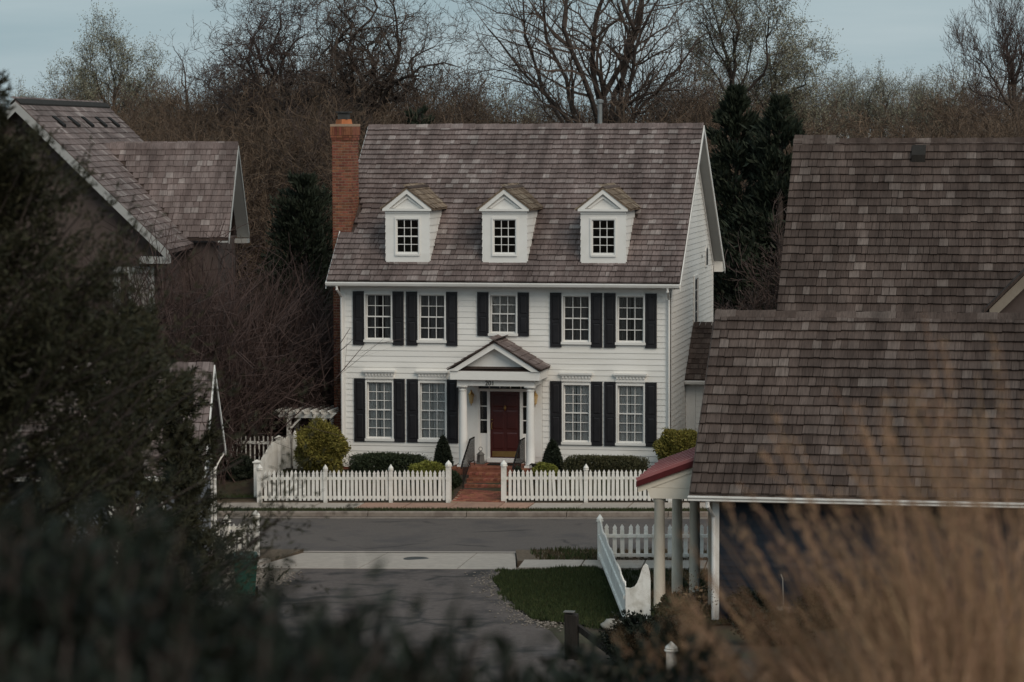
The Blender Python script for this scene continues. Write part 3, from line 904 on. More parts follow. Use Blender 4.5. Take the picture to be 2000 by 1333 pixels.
shingle_roof(roof, O, Uv, Vv_, 2 * Xe, SLEN - .02, 0.239, (0.11, 0.38), MT['shingle'], 21, keep=in_dormer, nparts=300, th=.05)
rc = MB()
rc.prism([(-.16, -.15), (0, -.005), (.16, -.15), (.16, -.12), (0, .03), (-.16, -.12)], lambda a, b: (0, RIDGE_Y + a, RIDGE_Z + .03 + b), lambda a, b: (.43, RIDGE_Y + a, RIDGE_Z + .045 + b))
cap_me = rc.mesh('ridge_shingle', MT['shingle'])
rr = random.Random(4)
for i in range(28):
    inst('ridge_shingle', cap_me, roof, Matrix.Translation((-Xe + i * .4 - .005, 0, rr.uniform(-.008, .012))))
# rake boards and soffit on the gable overhangs
for sx in (-1, 1):
    x0, x1 = sorted((sx * (Xe + .001), sx * (Xe + .028)))
    mb = MB()
    for yy0, yy1 in ((EAVE_Y - .04, RIDGE_Y), (YB + .04, RIDGE_Y)):
        za = EAVE_Z + PIT * (yy0 - EAVE_Y) if yy0 < RIDGE_Y else bz(yy0)
        ps = [(yy0, za - .2), (yy1, RIDGE_Z - .2), (yy1, RIDGE_Z - .005), (yy0, za - .005)]
        mb.prism(ps, lambda a, b: (x0, a, b), lambda a, b: (x1, a, b))
    mb.build('rake_board', MT['white'], roof)
    mb = MB()
    s0, s1 = sorted((sx * (HX + .03), sx * (Xe - .001)))
    for yy0 in (EAVE_Y, YB):
        za = EAVE_Z + PIT * (yy0 - EAVE_Y) if yy0 < RIDGE_Y else bz(yy0)
        mb.prism([(yy0, za - .175), (RIDGE_Y, RIDGE_Z - .175), (RIDGE_Y, RIDGE_Z - .15), (yy0, za - .15)], lambda a, b: (s0, a, b), lambda a, b: (s1, a, b))
    mb.build('soffit', MT['soffit'], roof)
    mb = MB()
    s0, s1 = sorted((sx * (HX + .002), sx * (HX + .045)))
    for sg in (0, 1):
        f = (lambda y: y) if sg == 0 else (lambda y: HD - y)
        q = lambda zz: (zz - (EAVE_Z - PIT * EAVE_Y) + .18) / PIT
        mb.prism([(f(.0), 6.72), (f(RIDGE_Y), RIDGE_Z - .19), (f(RIDGE_Y), RIDGE_Z - .42), (f(.0), 6.48)], lambda a, b: (s0, a, b), lambda a, b: (s1, a, b))
    mb.build('rake_frieze', MT['white'], roof)
for prof in ([(HD, 6.34), (YB + .02, 6.36), (YB + .02, 6.48), (HD, 6.7)], [(0, 6.41), (EAVE_Y, 6.41), (EAVE_Y, 6.46), (0, 6.78)]):
    MB().prism(prof, lambda a, b: (HX + .05, a, b), lambda a, b: (Xe - .01, a, b)).build('eave_return', MT['white'], roof)


def window(parent, c, z0, z1, hw, rows, Y=0.0, curtain=None, cols=3, casing=.05, sill=.1, nm='window', deep=.0):
    """double-hung sash: casing, two sashes, muntins, a pane of glass for each light"""
    fr = MB()
    if casing:
        fr.box(c - hw - casing, c - hw, Y - .05, Y + .02, z0 - .02, z1 + casing)
        fr.box(c + hw, c + hw + casing, Y - .05, Y + .02, z0 - .02, z1 + casing)
        fr.box(c - hw - .001, c + hw + .001, Y - .048, Y + .02, z1 + .001, z1 + casing - .002)
    fr.box(c - hw - casing - .02, c + hw + casing + .02, Y - .085, Y + .02, z0 - sill, z0 - .022)
    zm = (z0 + z1) / 2
    t = .038
    for (a, b, yy) in ((z0 - .02, zm + .02, .035), (zm - .02, z1, .075)):
        fr.box(c - hw, c - hw + t, Y + yy, Y + yy + .035, a, b); fr.box(c + hw - t, c + hw, Y + yy, Y + yy + .035, a, b)
        fr.box(c - hw + t, c + hw - t, Y + yy + .001, Y + yy + .034, a, a + (.05 if yy < .05 else .035)); fr.box(c - hw + t, c + hw - t, Y + yy + .001, Y + yy + .034, b - .038, b)
    w = fr.build(nm, MT['white'], parent)
    mu = MB()
    half = rows // 2
    pw = (2 * hw - 2 * t) / cols
    for (a, b, yy) in ((z0 + .03, zm - .018, .035), (zm + .015, z1 - .038, .075)):
        ph = (b - a) / half
        for i in range(1, cols):
            x = c - hw + t + i * pw; mu.box(x - .011, x + .011, Y + yy + .003, Y + yy + .03, a, b)
        for j in range(1, half):
            zz = a + j * ph; mu.box(c - hw + t, c + hw - t, Y + yy + .005, Y + yy + .028, zz - .011, zz + .011)
        key = ('pane', round(pw, 3), round(ph, 3))
        if key not in PANES:
            PANES[key] = MB().box(-pw / 2, pw / 2, -.002, .002, -ph / 2, ph / 2).mesh('pane', MT['glass'])
        for i in range(cols):
            for j in range(half):
                inst('pane', PANES[key], w, Matrix.Translation((c - hw + t + (i + .5) * pw, Y + yy + .017, a + (j + .5) * ph))
                     @ Matrix.Rotation(rr.uniform(-.006, .006), 4, 'X') @ Matrix.Rotation(rr.uniform(-.006, .006), 4, 'Z'))
    mu.build('muntin', MT['white'], w)
    if curtain:
        n = 26
        for (xa, xb) in curtain[1]:
            Vc = []; Fc = []
            for i in range(n + 1):
                x = c + (xa + (xb - xa) * i / n) * hw
                y = Y + .14 + .010 * math.sin(i * 1.35 + c) + .005 * math.sin(i * 3.3)
                Vc += [(x, y, z0 - .1), (x, y + .01, z1 + .05)]
            for i in range(n):
                Fc.append((2 * i, 2 * i + 2, 2 * i + 3, 2 * i + 1))
            obj_np('curtain', Vc, Fc, MT[curtain[0]], w, smooth=True)
    return w


PANES = {}
cur_up = [('curtain_reflect', [(-1, -.1), (.4, 1)]), ('curtain_reflect', [(-1, -.3), (-.2, 1)]), ('curtain_dim', [(-1, 1)]), ('curtain_reflect', [(-1, .2), (.25, 1)]), ('curtain_reflect', [(-.9, 0), (.1, 1)])]
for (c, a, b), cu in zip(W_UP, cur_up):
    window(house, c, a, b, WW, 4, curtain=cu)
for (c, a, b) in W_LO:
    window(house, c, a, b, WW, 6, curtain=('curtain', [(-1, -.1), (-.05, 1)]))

# shutters
def shutter_mesh(h, w=.36):
    mb = MB()
    t = .055
    mb.box(0, t, -.035, 0, 0, h); mb.box(w - t, w, -.035, 0, 0, h)
    m_ = h * .47
    for (a, b) in ((0, .09), (m_ - .04, m_ + .04), (h - .08, h)):
        mb.box(t, w - t, -.034, -.001, a, b)
    for (a, b) in ((.09, m_ - .04), (m_ + .04, h - .08)):
        mb.box(t, w - t, -.012, -.003, a, b)
        mb.hexa([(t + .02, -.013, a + .02), (w - t - .02, -.013, a + .02), (w - t - .02, -.0125, b - .02), (t + .02, -.0125, b - .02)][:4] +
                [(t + .05, -.026, a + .05), (w - t - .05, -.026, a + .05), (w - t - .05, -.026, b - .05), (t + .05, -.026, b - .05)])
    return mb.mesh('shutter', MT['shutter'])


SM = {}
for lst, z0, z1 in ((W_UP, 4.47, 6.17), (W_LO, 1.40, 3.40)):
    for (c, a, b) in lst:
        zz = 4.80 if (lst is W_UP and abs(c) < .5) else z0
        key = round(z1 - zz, 3)
        if key not in SM:
            SM[key] = shutter_mesh(z1 - zz)
        for x in (c - WW - .055 - .36, c + WW + .055):
            inst('shutter', SM[key], house, Matrix.Translation((x, -.03, zz)))
# cornices with dentils over the ground-floor windows
for (c, a, b) in W_LO:
    mb = MB()
    mb.box(c - .52, c + .52, -.16, -.004, 3.62, 3.68); mb.box(c - .50, c + .50, -.12, -.005, 3.575, 3.618); mb.box(c - .47, c + .47, -.07, -.006, 3.40, 3.574)
    for k in range(9):
        x = c - .44 + k * .104
        mb.box(x, x + .055, -.105, -.071, 3.50, 3.572)
    mb.build('window_cornice', MT['white'], house)

# dormers
for d in DORM:
    mb = MB()
    for (a, b, c, e) in cells(d - DW, d + DW, DZ0, DZ1, [(d - .36, d + .36, 7.36, 8.44)]):
        mb.box(a, b, DFY, DFY + .1, c, e)
    for sx in (-1, 1):
        x0, x1 = sorted((d + sx * DW, d + sx * (DW - .08)))
        yb = EAVE_Y + (DZ1 - EAVE_Z) / PIT
        mb.prism([(DFY + .101, roof_z(DFY + .1) - .06), (yb + .05, DZ1 - .02), (DFY + .101, DZ1 - .02)], lambda a, b: (x0, a, b), lambda a, b: (x1, a, b))
    mb.prism([(-DW, DZ1 - .01), (DW, DZ1 - .01), (0, DAP - .09)], lambda a, b: (d + a, DFY + .02, b), lambda a, b: (d + a, DFY + .1, b))
    do = mb.build('dormer', MT['white'], house)
    # face trim: corner pilasters, apron panel, pediment mouldings
    t = MB()
    t.box(d - .40, d + .40, DFY - .045, DFY - .002, 7.29, 7.35)
    t.box(d - DW - .02, d + DW + .02, DFY - .03, DFY - .002, 8.62, 8.70)
    t.box(d - DW - .09, d + DW + .09, DFY - .11, DFY - .003, 8.702, 8.77)
    for sx in (-1, 1):
        t.prism([(d + sx * (DW + .10), 8.772), (d + sx * (DW - .12), 8.772), (d, DAP - .16), (d, DAP)], lambda a, b: (a, DFY - .1, b), lambda a, b: (a, DFY + .02, b))
        t.prism([(d + sx * (DW - .2), 8.80), (d + sx * (DW - .28), 8.80), (d, DAP - .30), (d, DAP - .24)], lambda a, b: (a, DFY - .03, b), lambda a, b: (a, DFY + .02, b))
        t.box(*sorted((d + sx * .36, d + sx * .415)), DFY - .028, DFY - .002, 7.351, 8.438)
    t.box(d - .415, d + .415, DFY - .028, DFY - .003, 8.441, 8.505)
    t.build('trim', MT['white'], do)
    # sash straight in the dormer front
    zc0, zc1 = 7.36, 8.44
    s = MB()
    s.box(d - .36, d - .33, DFY + .02, DFY + .05, zc0, zc1); s.box(d + .33, d + .36, DFY + .02, DFY + .05, zc0, zc1)
    zm = (zc0 + zc1) / 2
    for zz, hh in ((zc0, .05), (zm - .02, .04), (zc1 - .03, .03)):
        s.box(d - .33, d + .33, DFY + .019, DFY + .052, zz, zz + hh)
    for i in (1, 2):
        x = d - .33 + .22 * i
        s.box(x - .01, x + .01, DFY + .024, DFY + .045, zc0 + .05, zc1 - .03)
    for zz in ((zc0 + .05 + zm - .02) / 2, (zm + .02 + zc1 - .03) / 2):
        s.box(d - .33, d + .33, DFY + .026, DFY + .043, zz - .01, zz + .01)
    s.build('sash', MT['white'], do)
    pm = MB().box(-.11, .11, -.002, .002, -.118, .118).mesh('pane', MT['glass'])
    for i in range(3):
        for zz in (zc0 + .05 + .118, zc0 + .05 + .354, zm + .02 + .118, zm + .02 + .354):
            inst('pane', pm, do, Matrix.Translation((d - .22 + i * .22, DFY + .035, zz)) @ Matrix.Rotation(rr.uniform(-.01, .01), 4, 'X'))
    # cheek clapboards
    for sx in (-1, 1):
        for k in range(7):
            z0 = DZ0 + .15 + k * .222
            ye = EAVE_Y + (z0 + .12 - EAVE_Z) / PIT
            if ye - DFY < .1:
                continue
            m2 = Matrix.Translation((d + sx * (DW + .001), DFY - .0 if sx > 0 else ye, z0)) @ Matrix.Rotation(R(90 * sx), 4, 'Z') @ Matrix.Diagonal((ye - DFY, 1, 1.24, 1))
            inst('clapboard', clap_me, do, m2)
    # little gable roof
    rz0, rz1 = 8.76, DAP + .03
    hw = DW + .16
    yb0 = EAVE_Y + (rz0 - EAVE_Z) / PIT + .1; yb1 = EAVE_Y + (rz1 - EAVE_Z) / PIT + .1
    rf = MB()
    for sx in (-1, 1):
        rf.hexa([(d, DFY - .12, rz1 - .04), (d + sx * hw, DFY - .12, rz0 - .04), (d + sx * hw, yb0, rz0 - .04), (d, yb1, rz1 - .04),
                 (d, DFY - .12, rz1), (d + sx * hw, DFY - .12, rz0), (d + sx * hw, yb0, rz0), (d, yb1, rz1)])
    rf.build('dormer_roof', MT['shingle_w'], do)
    sl_ = math.hypot(hw, rz1 - rz0)
    for sx in (-1, 1):
        if sx > 0:
            org = Vector((d + hw, DFY - .12, rz0)); uu = Vector((0, 1, 0)); vv = Vector((-hw, 0, rz1 - rz0))
            shp = lambda b: (0, (yb0 - DFY + .12) + (yb1 - yb0) * b / sl_ - .05)
            shingle_roof(do, org, uu, vv, yb1 - DFY + .12, sl_, .235, (.1, .24), MT['shingle_w'], int(50 + d * 3), shape=shp, nparts=80)
        else:
            org = Vector((d - hw, yb1, rz0)); uu = Vector((0, -1, 0)); vv = Vector((hw, 0, rz1 - rz0))
            shp = lambda b: ((yb1 - yb0) * (1 - b / sl_) + .05, yb1 - DFY + .12)
            shingle_roof(do, org, uu, vv, yb1 - DFY + .12, sl_, .235, (.1, .24), MT['shingle_w'], int(90 + d * 3), shape=shp, nparts=0)
    MB().prism([(-.1, -.06), (0, .0), (.1, -.06), (.1, -.03), (0, .035), (-.1, -.03)], lambda a, b: (d + a, DFY - .13, rz1 + .02 + b), lambda a, b: (d + a, yb1 - .1, rz1 + .02 + b)).build('ridge_shingle', MT['shingle_b'], do)

# chimney
CX0, CX1, CY0, CY1 = -5.86, -5.24, 1.30, 2.30
core = MB(); core.box(CX0 + .012, CX1 - .012, CY0 + .012, CY1 - .012, .3, 11.35)
core.box(CX0 - .05, CX1 + .05, CY0 - .05, CY1 + .05, 11.36, 11.44)
chim = core.build('chimney', MT['mortar'], house)
Vb = []; Fb = []


def brick(x0, x1, y0, y1, z0, z1):
    n = len(Vb)
    Vb.extend([(x0, y0, z0), (x1, y0, z0), (x1, y1, z0), (x0, y1, z0), (x0, y0, z1), (x1, y0, z1), (x1, y1, z1), (x0, y1, z1)])
    Fb.extend([(n, n + 1, n + 5, n + 4), (n + 1, n + 2, n + 6, n + 5), (n + 2, n + 3, n + 7, n + 6), (n + 3, n, n + 4, n + 7), (n + 4, n + 5, n + 6, n + 7)])


z = .4; k = 0
while z < 10.95:
    o = -.10 if k % 2 else 0
    x = CX0 + o
    while x < CX1:
        a, b = max(x, CX0), min(x + .195, CX1)
        if b - a > .03:
            brick(a, b, CY0 - .0 + rr.uniform(-.002, .002), CY0 + .05, z, z + .068)
        x += .212
    y = CY0 + .052 - o - .1
    while y < CY1:
        a, b = max(y, CY0 + .052), min(y + .195, CY1)
        if b - a > .03:
            brick(CX1 - .05, CX1 + rr.uniform(-.002, .002), a, b, z, z + .066)
            brick(CX0 + rr.uniform(-.002, .002), CX0 + .05, a, b, z, z + .066)
        y += .208
    z += .088; k += 1
for (off, z0, z1) in ((.02, 10.93, 11.0), (.035, 11.005, 11.07)):
    x = CX0 - off
    while x < CX1 + off - .02:
        brick(x, min(x + .19, CX1 + off), CY0 - off, CY0 + .06, z0, z1); x += .2
    y = CY0 - off + .062
    while y < CY1 + off - .02:
        brick(CX1 - .06, CX1 + off, y, min(y + .19, CY1 + off), z0, z1); y += .2
x = CX0 - .045
while x < CX1 + .045 - .02:                      # soldier course
    brick(x, x + .066, CY0 - .045, CY0 + .06, 11.08, 11.36); x += .074
y = CY0 + .02
while y < CY1 + .04:
    brick(CX1 - .06, CX1 + .045, y, y + .066, 11.08, 11.36); y += .074
ob = obj_np('bricks', Vb, Fb, MT['brick'], chim); ob['kind'] = 'stuff'
mb = MB(); mb.lathe([(.28, 0), (.25, .15), (.0, .15)], 4, (-5.58, 1.75, 11.44)); mb.build('flue', MT['terracotta'], chim)
mb = MB(); mb.box(-5.74, -5.42, 1.59, 1.91, 11.591, 11.80); mb.box(-5.80, -5.36, 1.53, 1.97, 11.801, 11.84); mb.build('chimney_cap', MT['darkmetal'], chim)
MB().box(CX1 + .003, CX1 + .12, CY0 - .1, CY1 + .1, roof_z(CY0) - .3, roof_z(CY0) - .29).build('flashing', MT['metal'], chim)
mb = MB(); mb.lathe([(.075, 0), (.075, 1.1), (.12, 1.12), (.12, 1.2), (.04, 1.24), (0, 1.24)], 12, (2.0, 6.3, 11.0)); mb.build('vent_pipe', MT['metal'], house)

# side wing
mb = MB(); mb.box(HX + .0, 8.6, 3.42, 7.2, .4, 3.25); wing = mb.build('side_wing', MT['clap'], house)
for k in range(12):
    inst('clapboard', clap_me, wing, Matrix.Translation((HX + .35, 3.419, .9 + k * .18)) @ Matrix.Diagonal((2.9, 1, 1, 1)))
mb = MB(); mb.box(HX + .03, HX + .34, 3.385, 3.418, .6, 3.2); mb.build('corner_board', MT['white'], wing)
wl = math.hypot(2.0, 1.7)
mb = MB(); mb.hexa([(HX + .03, 3.1, 3.14), (8.7, 3.1, 3.14), (8.7, 5.1, 4.74), (HX + .03, 5.1, 4.74), (HX + .03, 3.1, 3.22), (8.7, 3.1, 3.22), (8.7, 5.1, 4.84), (HX + .03, 5.1, 4.84)])
mb.hexa([(HX + .03, 5.102, 4.74), (8.7, 5.102, 4.74), (8.7, 7.4, 3.14), (HX + .03, 7.4, 3.14), (HX + .03, 5.102, 4.84), (8.7, 5.102, 4.84), (8.7, 7.4, 3.22), (HX + .03, 7.4, 3.22)])
wr_ = mb.build('wing_roof', MT['shingle_b'], house)
shingle_roof(wr_, (HX + .04, 3.1, 3.23), (1, 0, 0), (0, 2.0, 1.62), 3.4, math.hypot(2, 1.62), .24, (.12, .3), MT['shingle_b'], 77, nparts=60, prefer=lambda a, b: -a)
MB().prism(gp[:6], lambda a, b: (HX + .04, 3.08 + a, 3.2 + b), lambda a, b: (8.7, 3.08 + a, 3.2 + b)).build('wing_gutter', MT['white'], house)

# gable louvre and side window (seen nearly edge on)
mb = MB()
arch = [(8.28, 6.66), (8.72, 6.66)] + [(8.5 + .22 * math.cos(R(a)), 7.05 + .2 * math.sin(R(a))) for a in range(0, 181, 20)]
mb.prism(arch, lambda a, b: (HX + .028, 8.5 + (a - 8.5) * 1.35, 6.95 + (b - 6.95) * 1.25), lambda a, b: (HX + .05, 8.5 + (a - 8.5) * 1.35, 6.95 + (b - 6.95) * 1.25))
lv = mb.build('gable_vent', MT['white'], house)
mb = MB(); mb.prism(arch, lambda a, b: (HX + .051, a, b), lambda a, b: (HX + .056, a, b)); mb.build('louvre', MT['darkmetal'], lv)
for (y, z0, z1) in ((5.7, 4.98, 6.35),):
    mb = MB(); mb.box(HX + .026, HX + .075, y - .5, y - .41, z0 - .1, z1 + .1); mb.box(HX + .026, HX + .075, y + .41, y + .5, z0 - .1, z1 + .1); mb.box(HX + .026, HX + .07, y - .41, y + .41, z1, z1 + .1); mb.box(HX + .026, HX + .09, y - .5, y + .5, z0 - .12, z0 - .1)
    sw_ = mb.build('side_window', MT['white'], house)
    for i in range(2):
        for j in range(4):
            MB().box(HX + .027, HX + .034, y - .40 + i * .41, y - .01 + i * .41, z0 - .09 + j * .36, z0 + .24 + j * .36).build('pane', MT['shutter'], sw_)
MB().box(HX + .03, HX + .05, 7.25, 7.3, 6.95, 7.05).build('wall_bracket', MT['darkmetal'], house)

# ------------------------------------------------------------------ entrance
d0, d1, dz0, dz1 = DOORWAY
en = MB()
en.box(-1.25, 1.21, -.03, -.002, .84, .95)
for (a, b) in ((-1.25, -.82), (.86, 1.21)):
    en.box(a, b, -.035, -.002, .951, 3.42)
    en.box(a + .02, b - .02, -.045, -.036, 1.0, 3.3)
en.box(-.82, .86, -.034, -.003, 3.30, 3.42)
en.box(-.55, -.46, -.02, .09, .95, 3.05); en.box(.50, .59, -.02, .09, .95, 3.05)
en.box(-.82, -.78, -.02, .09, .95, 3.05); en.box(.82, .86, -.02, .09, .95, 3.05)
en.box(-.82, .86, -.02, .09, 3.05, 3.13)
en.box(-.78, -.55, .02, .07, .95, 1.72); en.box(.59, .82, .02, .07, .95, 1.72)
for k in range(2):
    en.box(-.78, -.55, .02, .06, 2.12 + k * .44, 2.15 + k * .44); en.box(.59, .82, .02, .06, 2.12 + k * .44, 2.15 + k * .44)
for k in range(1, 5):
    x = -.82 + k * .336; en.box(x - .015, x + .015, .03, .06, 3.13, 3.3)
ent = en.build('door_surround', MT['white'], house)
for (a, b) in ((-.78, -.55), (.59, .82)):
    for (c, e) in ((1.722, 2.118), (2.152, 2.558), (2.592, 3.048)):
        MB().box(a + .002, b - .002, .04, .044, c, e).build('pane', MT['glass'], ent)
for k in range(5):
    MB().box(-.80 + k * .336, -.50 + k * .336, .04, .044, 3.135, 3.295).build('pane', MT['glass'], ent)
mb = MB(); mb.box(-.458, .498, .035, .075, .95, 3.048)
for (a, b) in ((-.38, -.02), (.06, .42)):
    for (c, e) in ((1.22, 1.75), (1.85, 2.45), (2.55, 2.95)):
        mb.hexa([(a, .034, c), (b, .034, c), (b, .0345, e), (a, .0345, e), (a + .04, .022, c + .04), (b - .04, .022, c + .04), (b - .04, .022, e - .04), (a + .04, .022, e - .04)])
door = mb.build('door', MT['door'], house)
mb = MB(); mb.box(-.40, .44, .022, .034, .99, 1.16); mb.build('kick_plate', MT['brass'], door)
mb = MB(); mb.lathe([(.0, -.09), (.045, -.02), (.05, .03), (.02, .08), (0, .10)], 8, (.02, .015, 2.52)); mb.build('knocker', MT['brass'], door)
mb = MB(); mb.tube([(-.40, .03, 2.06), (-.41, -.02, 2.04), (-.41, -.02, 1.88), (-.40, .03, 1.85)], .014, 6); mb.lathe([(.0, 0), (.028, .005), (.028, .025), (0, .03)], 8, (-.40, .02, 2.14)); mb.build('door_handle', MT['brass'], door)
MB().box(-.55, .6, -.10, .09, .82, .948).build('threshold', MT['white'], house)

# portico: floor, columns, entablature, pediment
FZ = 0.80
mb = MB(); mb.box(-1.42, 1.40, -1.36, -.055, .1, FZ - .07)
porch_floor = mb.build('porch_floor', MT['stepbrick'], house)
br_me = MB().box(0, .19, 0, .09, 0, .06).mesh('brick', MT['stepbrick'])
for i in range(14):
    for j in range(13):
        inst('brick', br_me, porch_floor, Matrix.Translation((-1.41 + i * .201 + (.1 if j % 2 else 0) - .005, -1.355 + j * .1, FZ - .065 + rr.uniform(-.003, .003))))
ST = [(-1.68, .66), (-2.0, .52), (-2.32, .38)]
for i, (y, h) in enumerate(ST):
    mb = MB(); mb.box(-.78, .78, y + .01, y + .33, -.05, h - .065)
    sp_ = mb.build('step', MT['mortar'], house)
    bm_ = MB().box(0, .095, 0, .34, 0, .064).mesh('brick', MT['stepbrick'])
    for k in range(15):
        inst('brick', bm_, sp_, Matrix.Translation((-.79 + k * .105, y - .01, h - .064 + rr.uniform(-.004, .004))))
    bm2 = MB().box(0, .195, 0, .06, 0, .075).mesh('brick', MT['stepbrick'])
    for k in range(8):
        inst('brick', bm2, sp_, Matrix.Translation((-.79 + k * .202, y - .004, h - .145)))
mb = MB(); mb.hexa([(-.95, -3.6, -.1), (.72, -3.6, -.1), (.78, -2.33, .0), (-.78, -2.33, .0), (-.95, -3.6, .01), (.72, -3.6, .01), (.78, -2.33, .245), (-.78, -2.33, .245)])
walk = mb.build('garden_path', MT['mortar'])
tag(walk, 'brick paved path from the sidewalk to the porch steps', None, kind='structure')
bm3 = MB().box(0, .195, 0, .09, 0, .03).mesh('brick', MT['stepbrick'])
for j in range(12):
    for i in range(8):
        y = -3.56 + j * .105
        x = -.90 + i * .205 + (.1 if j % 2 else 0)
        if -.93 < x < .55:
            inst('brick', bm3, walk, Matrix.Translation((x, y, .0 + .185 * (y + 3.6) - .004)) @ Matrix.Rotation(.183, 4, 'X'))

col_me = MB()
col_me.box(-.17, .17, -.17, .17, 0, .06)
col_me.lathe([(.155, .06), (.165, .09), (.15, .12), (.135, .14), (.138, .8), (.125, 1.6), (.112, 2.34), (.112, 2.36), (.13, 2.37), (.13, 2.39), (.113, 2.40), (.113, 2.44), (.145, 2.475)], 20)
col_me.box(-.165, .165, -.165, .165, 2.476, 2.53)
cme = col_me.mesh('column', MT['white'])
cme.polygons.foreach_set('use_smooth', np.array([len(p.vertices) == 4 and i > 5 for i, p in enumerate(cme.polygons)], dtype=bool)); 
for x in (-1.08, 1.05):
    inst('column', cme, house, Matrix.Translation((x, -1.12, FZ)))
TY = FZ + 2.53
mb = MB()
mb.box(-1.24, 1.21, -1.27, -.97, TY, TY + .20); mb.box(-1.24, -.93, -.968, -.05, TY, TY + .20); mb.box(.90, 1.21, -.968, -.05, TY, TY + .20)
mb.box(-.928, .898, -.966, -.05, TY + .16, TY + .18)
mb.build('entablature', MT['white'], house)
mb = MB(); mb.box(-1.42, 1.40, -1.45, -.05, TY + .201, TY + .47); mb.build('portico_fascia', MT['white'], house)
PZ0, PZ1, PHW = TY + .47, TY + 1.38, 1.48
mb = MB(); mb.prism([(-1.30, PZ0 + .002), (1.28, PZ0 + .002), (-.01, PZ1 - .16)], lambda a, b: (a, -1.22, b), lambda a, b: (a, -1.10, b)); mb.build('tympanum', MT['white'], house)
mb = MB()
for k in range(2):
    mb.hexa([(-1.28 + k * .16, -1.44, PZ0 + .004 + k * .07), (1.26 - k * .16, -1.44, PZ0 + .004 + k * .07), (1.26 - k * .16, -1.2, PZ0 + .05 + k * .06), (-1.28 + k * .16, -1.2, PZ0 + .05 + k * .06),
             (-1.28 + k * .16, -1.44 + k * .12, PZ0 + .03 + k * .07), (1.26 - k * .16, -1.44 + k * .12, PZ0 + .03 + k * .07), (1.26 - k * .16, -1.2, PZ0 + .075 + k * .06), (-1.28 + k * .16, -1.2, PZ0 + .075 + k * .06)])
mb.build('pediment_shingle', MT['shingle_b'], house)
mb = MB()
for sx in (-1, 1):
    mb.prism([(sx * 1.42, PZ0 + .003), (sx * 1.16, PZ0 + .003), (0, PZ1 - .20), (0, PZ1 - .01)], lambda a, b: (a - .01, -1.50, b), lambda a, b: (a - .01, -1.221, b))
mb.build('pediment_moulding', MT['white'], house)
mb = MB()
for sx in (-1, 1):
    mb.hexa([(-.01, -1.56, PZ1 - .005), (-.01 + sx * PHW, -1.56, PZ0 + .02), (-.01 + sx * PHW, -.03, PZ0 + .02), (-.01, -.03, PZ1 - .005),
             (-.01, -1.56, PZ1 + .035), (-.01 + sx * PHW, -1.56, PZ0 + .06), (-.01 + sx * PHW, -.03, PZ0 + .06), (-.01, -.03, PZ1 + .035)])
prf = mb.build('portico_roof', MT['shingle_b'], house)
pl_ = math.hypot(PHW, PZ1 - PZ0 - .025)
shingle_roof(prf, (-.01 + PHW, -1.57, PZ0 + .065), (0, 1, 0), (-PHW, 0, PZ1 - PZ0 - .025), 1.53, pl_, .26, (.14, .34), MT['shingle'], 31, nparts=80)
shingle_roof(prf, (-.01 - PHW, -.04, PZ0 + .065), (0, -1, 0), (PHW, 0, PZ1 - PZ0 - .025), 1.53, pl_, .26, (.14, .34), MT['shingle'], 32, nparts=80)
MB().prism([(-.12, -.08), (0, .0), (.12, -.08), (.12, -.05), (0, .035), (-.12, -.05)], lambda a, b: (-.01 + a, -1.6, PZ1 + .05 + b), lambda a, b: (-.01 + a, -.04, PZ1 + .05 + b)).build('ridge_shingle', MT['shingle_b'], prf)

# house number
fc = bpy.data.curves.new('house_number', 'FONT')
fc.body = '201'; fc.size = .20; fc.extrude = .008; fc.align_x = 'CENTER'
tmp = bpy.data.objects.new('tmp_text', fc); link(tmp)
tmp.matrix_world = Matrix.Translation((-.20, -1.283, TY + .025)) @ Matrix.Rotation(R(90), 4, 'X')
bpy.context.view_layer.update()
dg = bpy.context.evaluated_depsgraph_get()
me = bpy.data.meshes.new_from_object(tmp.evaluated_get(dg)); me.transform(tmp.matrix_world); me.materials.clear(); me.materials.append(MT['number'])
bpy.data.objects.remove(tmp, do_unlink=True)
put(link(bpy.data.objects.new('house_number', me)), house)

# wall lanterns
for x in (-1.03, 1.01):
    mb = MB()
    mb.lathe([(.0, -.28), (.015, -.24), (.015, -.2), (.05, -.17), (.075, .0), (.09, .09), (.1, .1), (.06, .15), (.02, .2), (.03, .22), (0, .25)], 8, (x, -.16, 2.86))
    mb.tube([(x, -.04, 2.80), (x, -.10, 2.68), (x, -.15, 2.68)], .012, 6)
    wlan = mb.build('wall_lantern', MT['brass'], house)
    mb = MB(); mb.lathe([(.052, -.16), (.078, .0), (.09, .085)], 8, (x, -.16, 2.86)); mb.v = [(v[0] * 1 + (v[0] - x) * .06, v[1] + (v[1] + .16) * .06, v[2]) for v in mb.v]; mb.build('lantern_glass', MT['brassglow'], wlan)
# iron railings on the steps
for sx in (-1, 1):
    X = sx * .80
    mb = MB()
    top = [(X, -.80, FZ + .88), (X, -1.45, FZ + .88), (X, -2.55, .30 + .78), (X, -2.72, .30 + .62)]
    for a, b in zip(top[:-1], top[1:]):
        mb.bar(a, b, .045, .03)
        a2 = (a[0], a[1], a[2] - .72); b2 = (b[0], b[1], b[2] - .72)
        if b[1] > -2.6:
            mb.bar(a2, b2, .02, .02)
    for y in np.arange(-.80, -2.6, -.13):
        zt = FZ + .88 if y > -1.45 else FZ + .88 + (y + 1.45) * (FZ + .88 - 1.08) / 1.10
        zb = zt - .72
        if abs(y + .80) < .01 or abs(y + 1.45) < .07 or y < -2.48:
            zb = zt - .88
        mb.box(X - .009, X + .009, y - .009, y + .009, zb, zt)
    mb.build('railing', MT['black'], house)
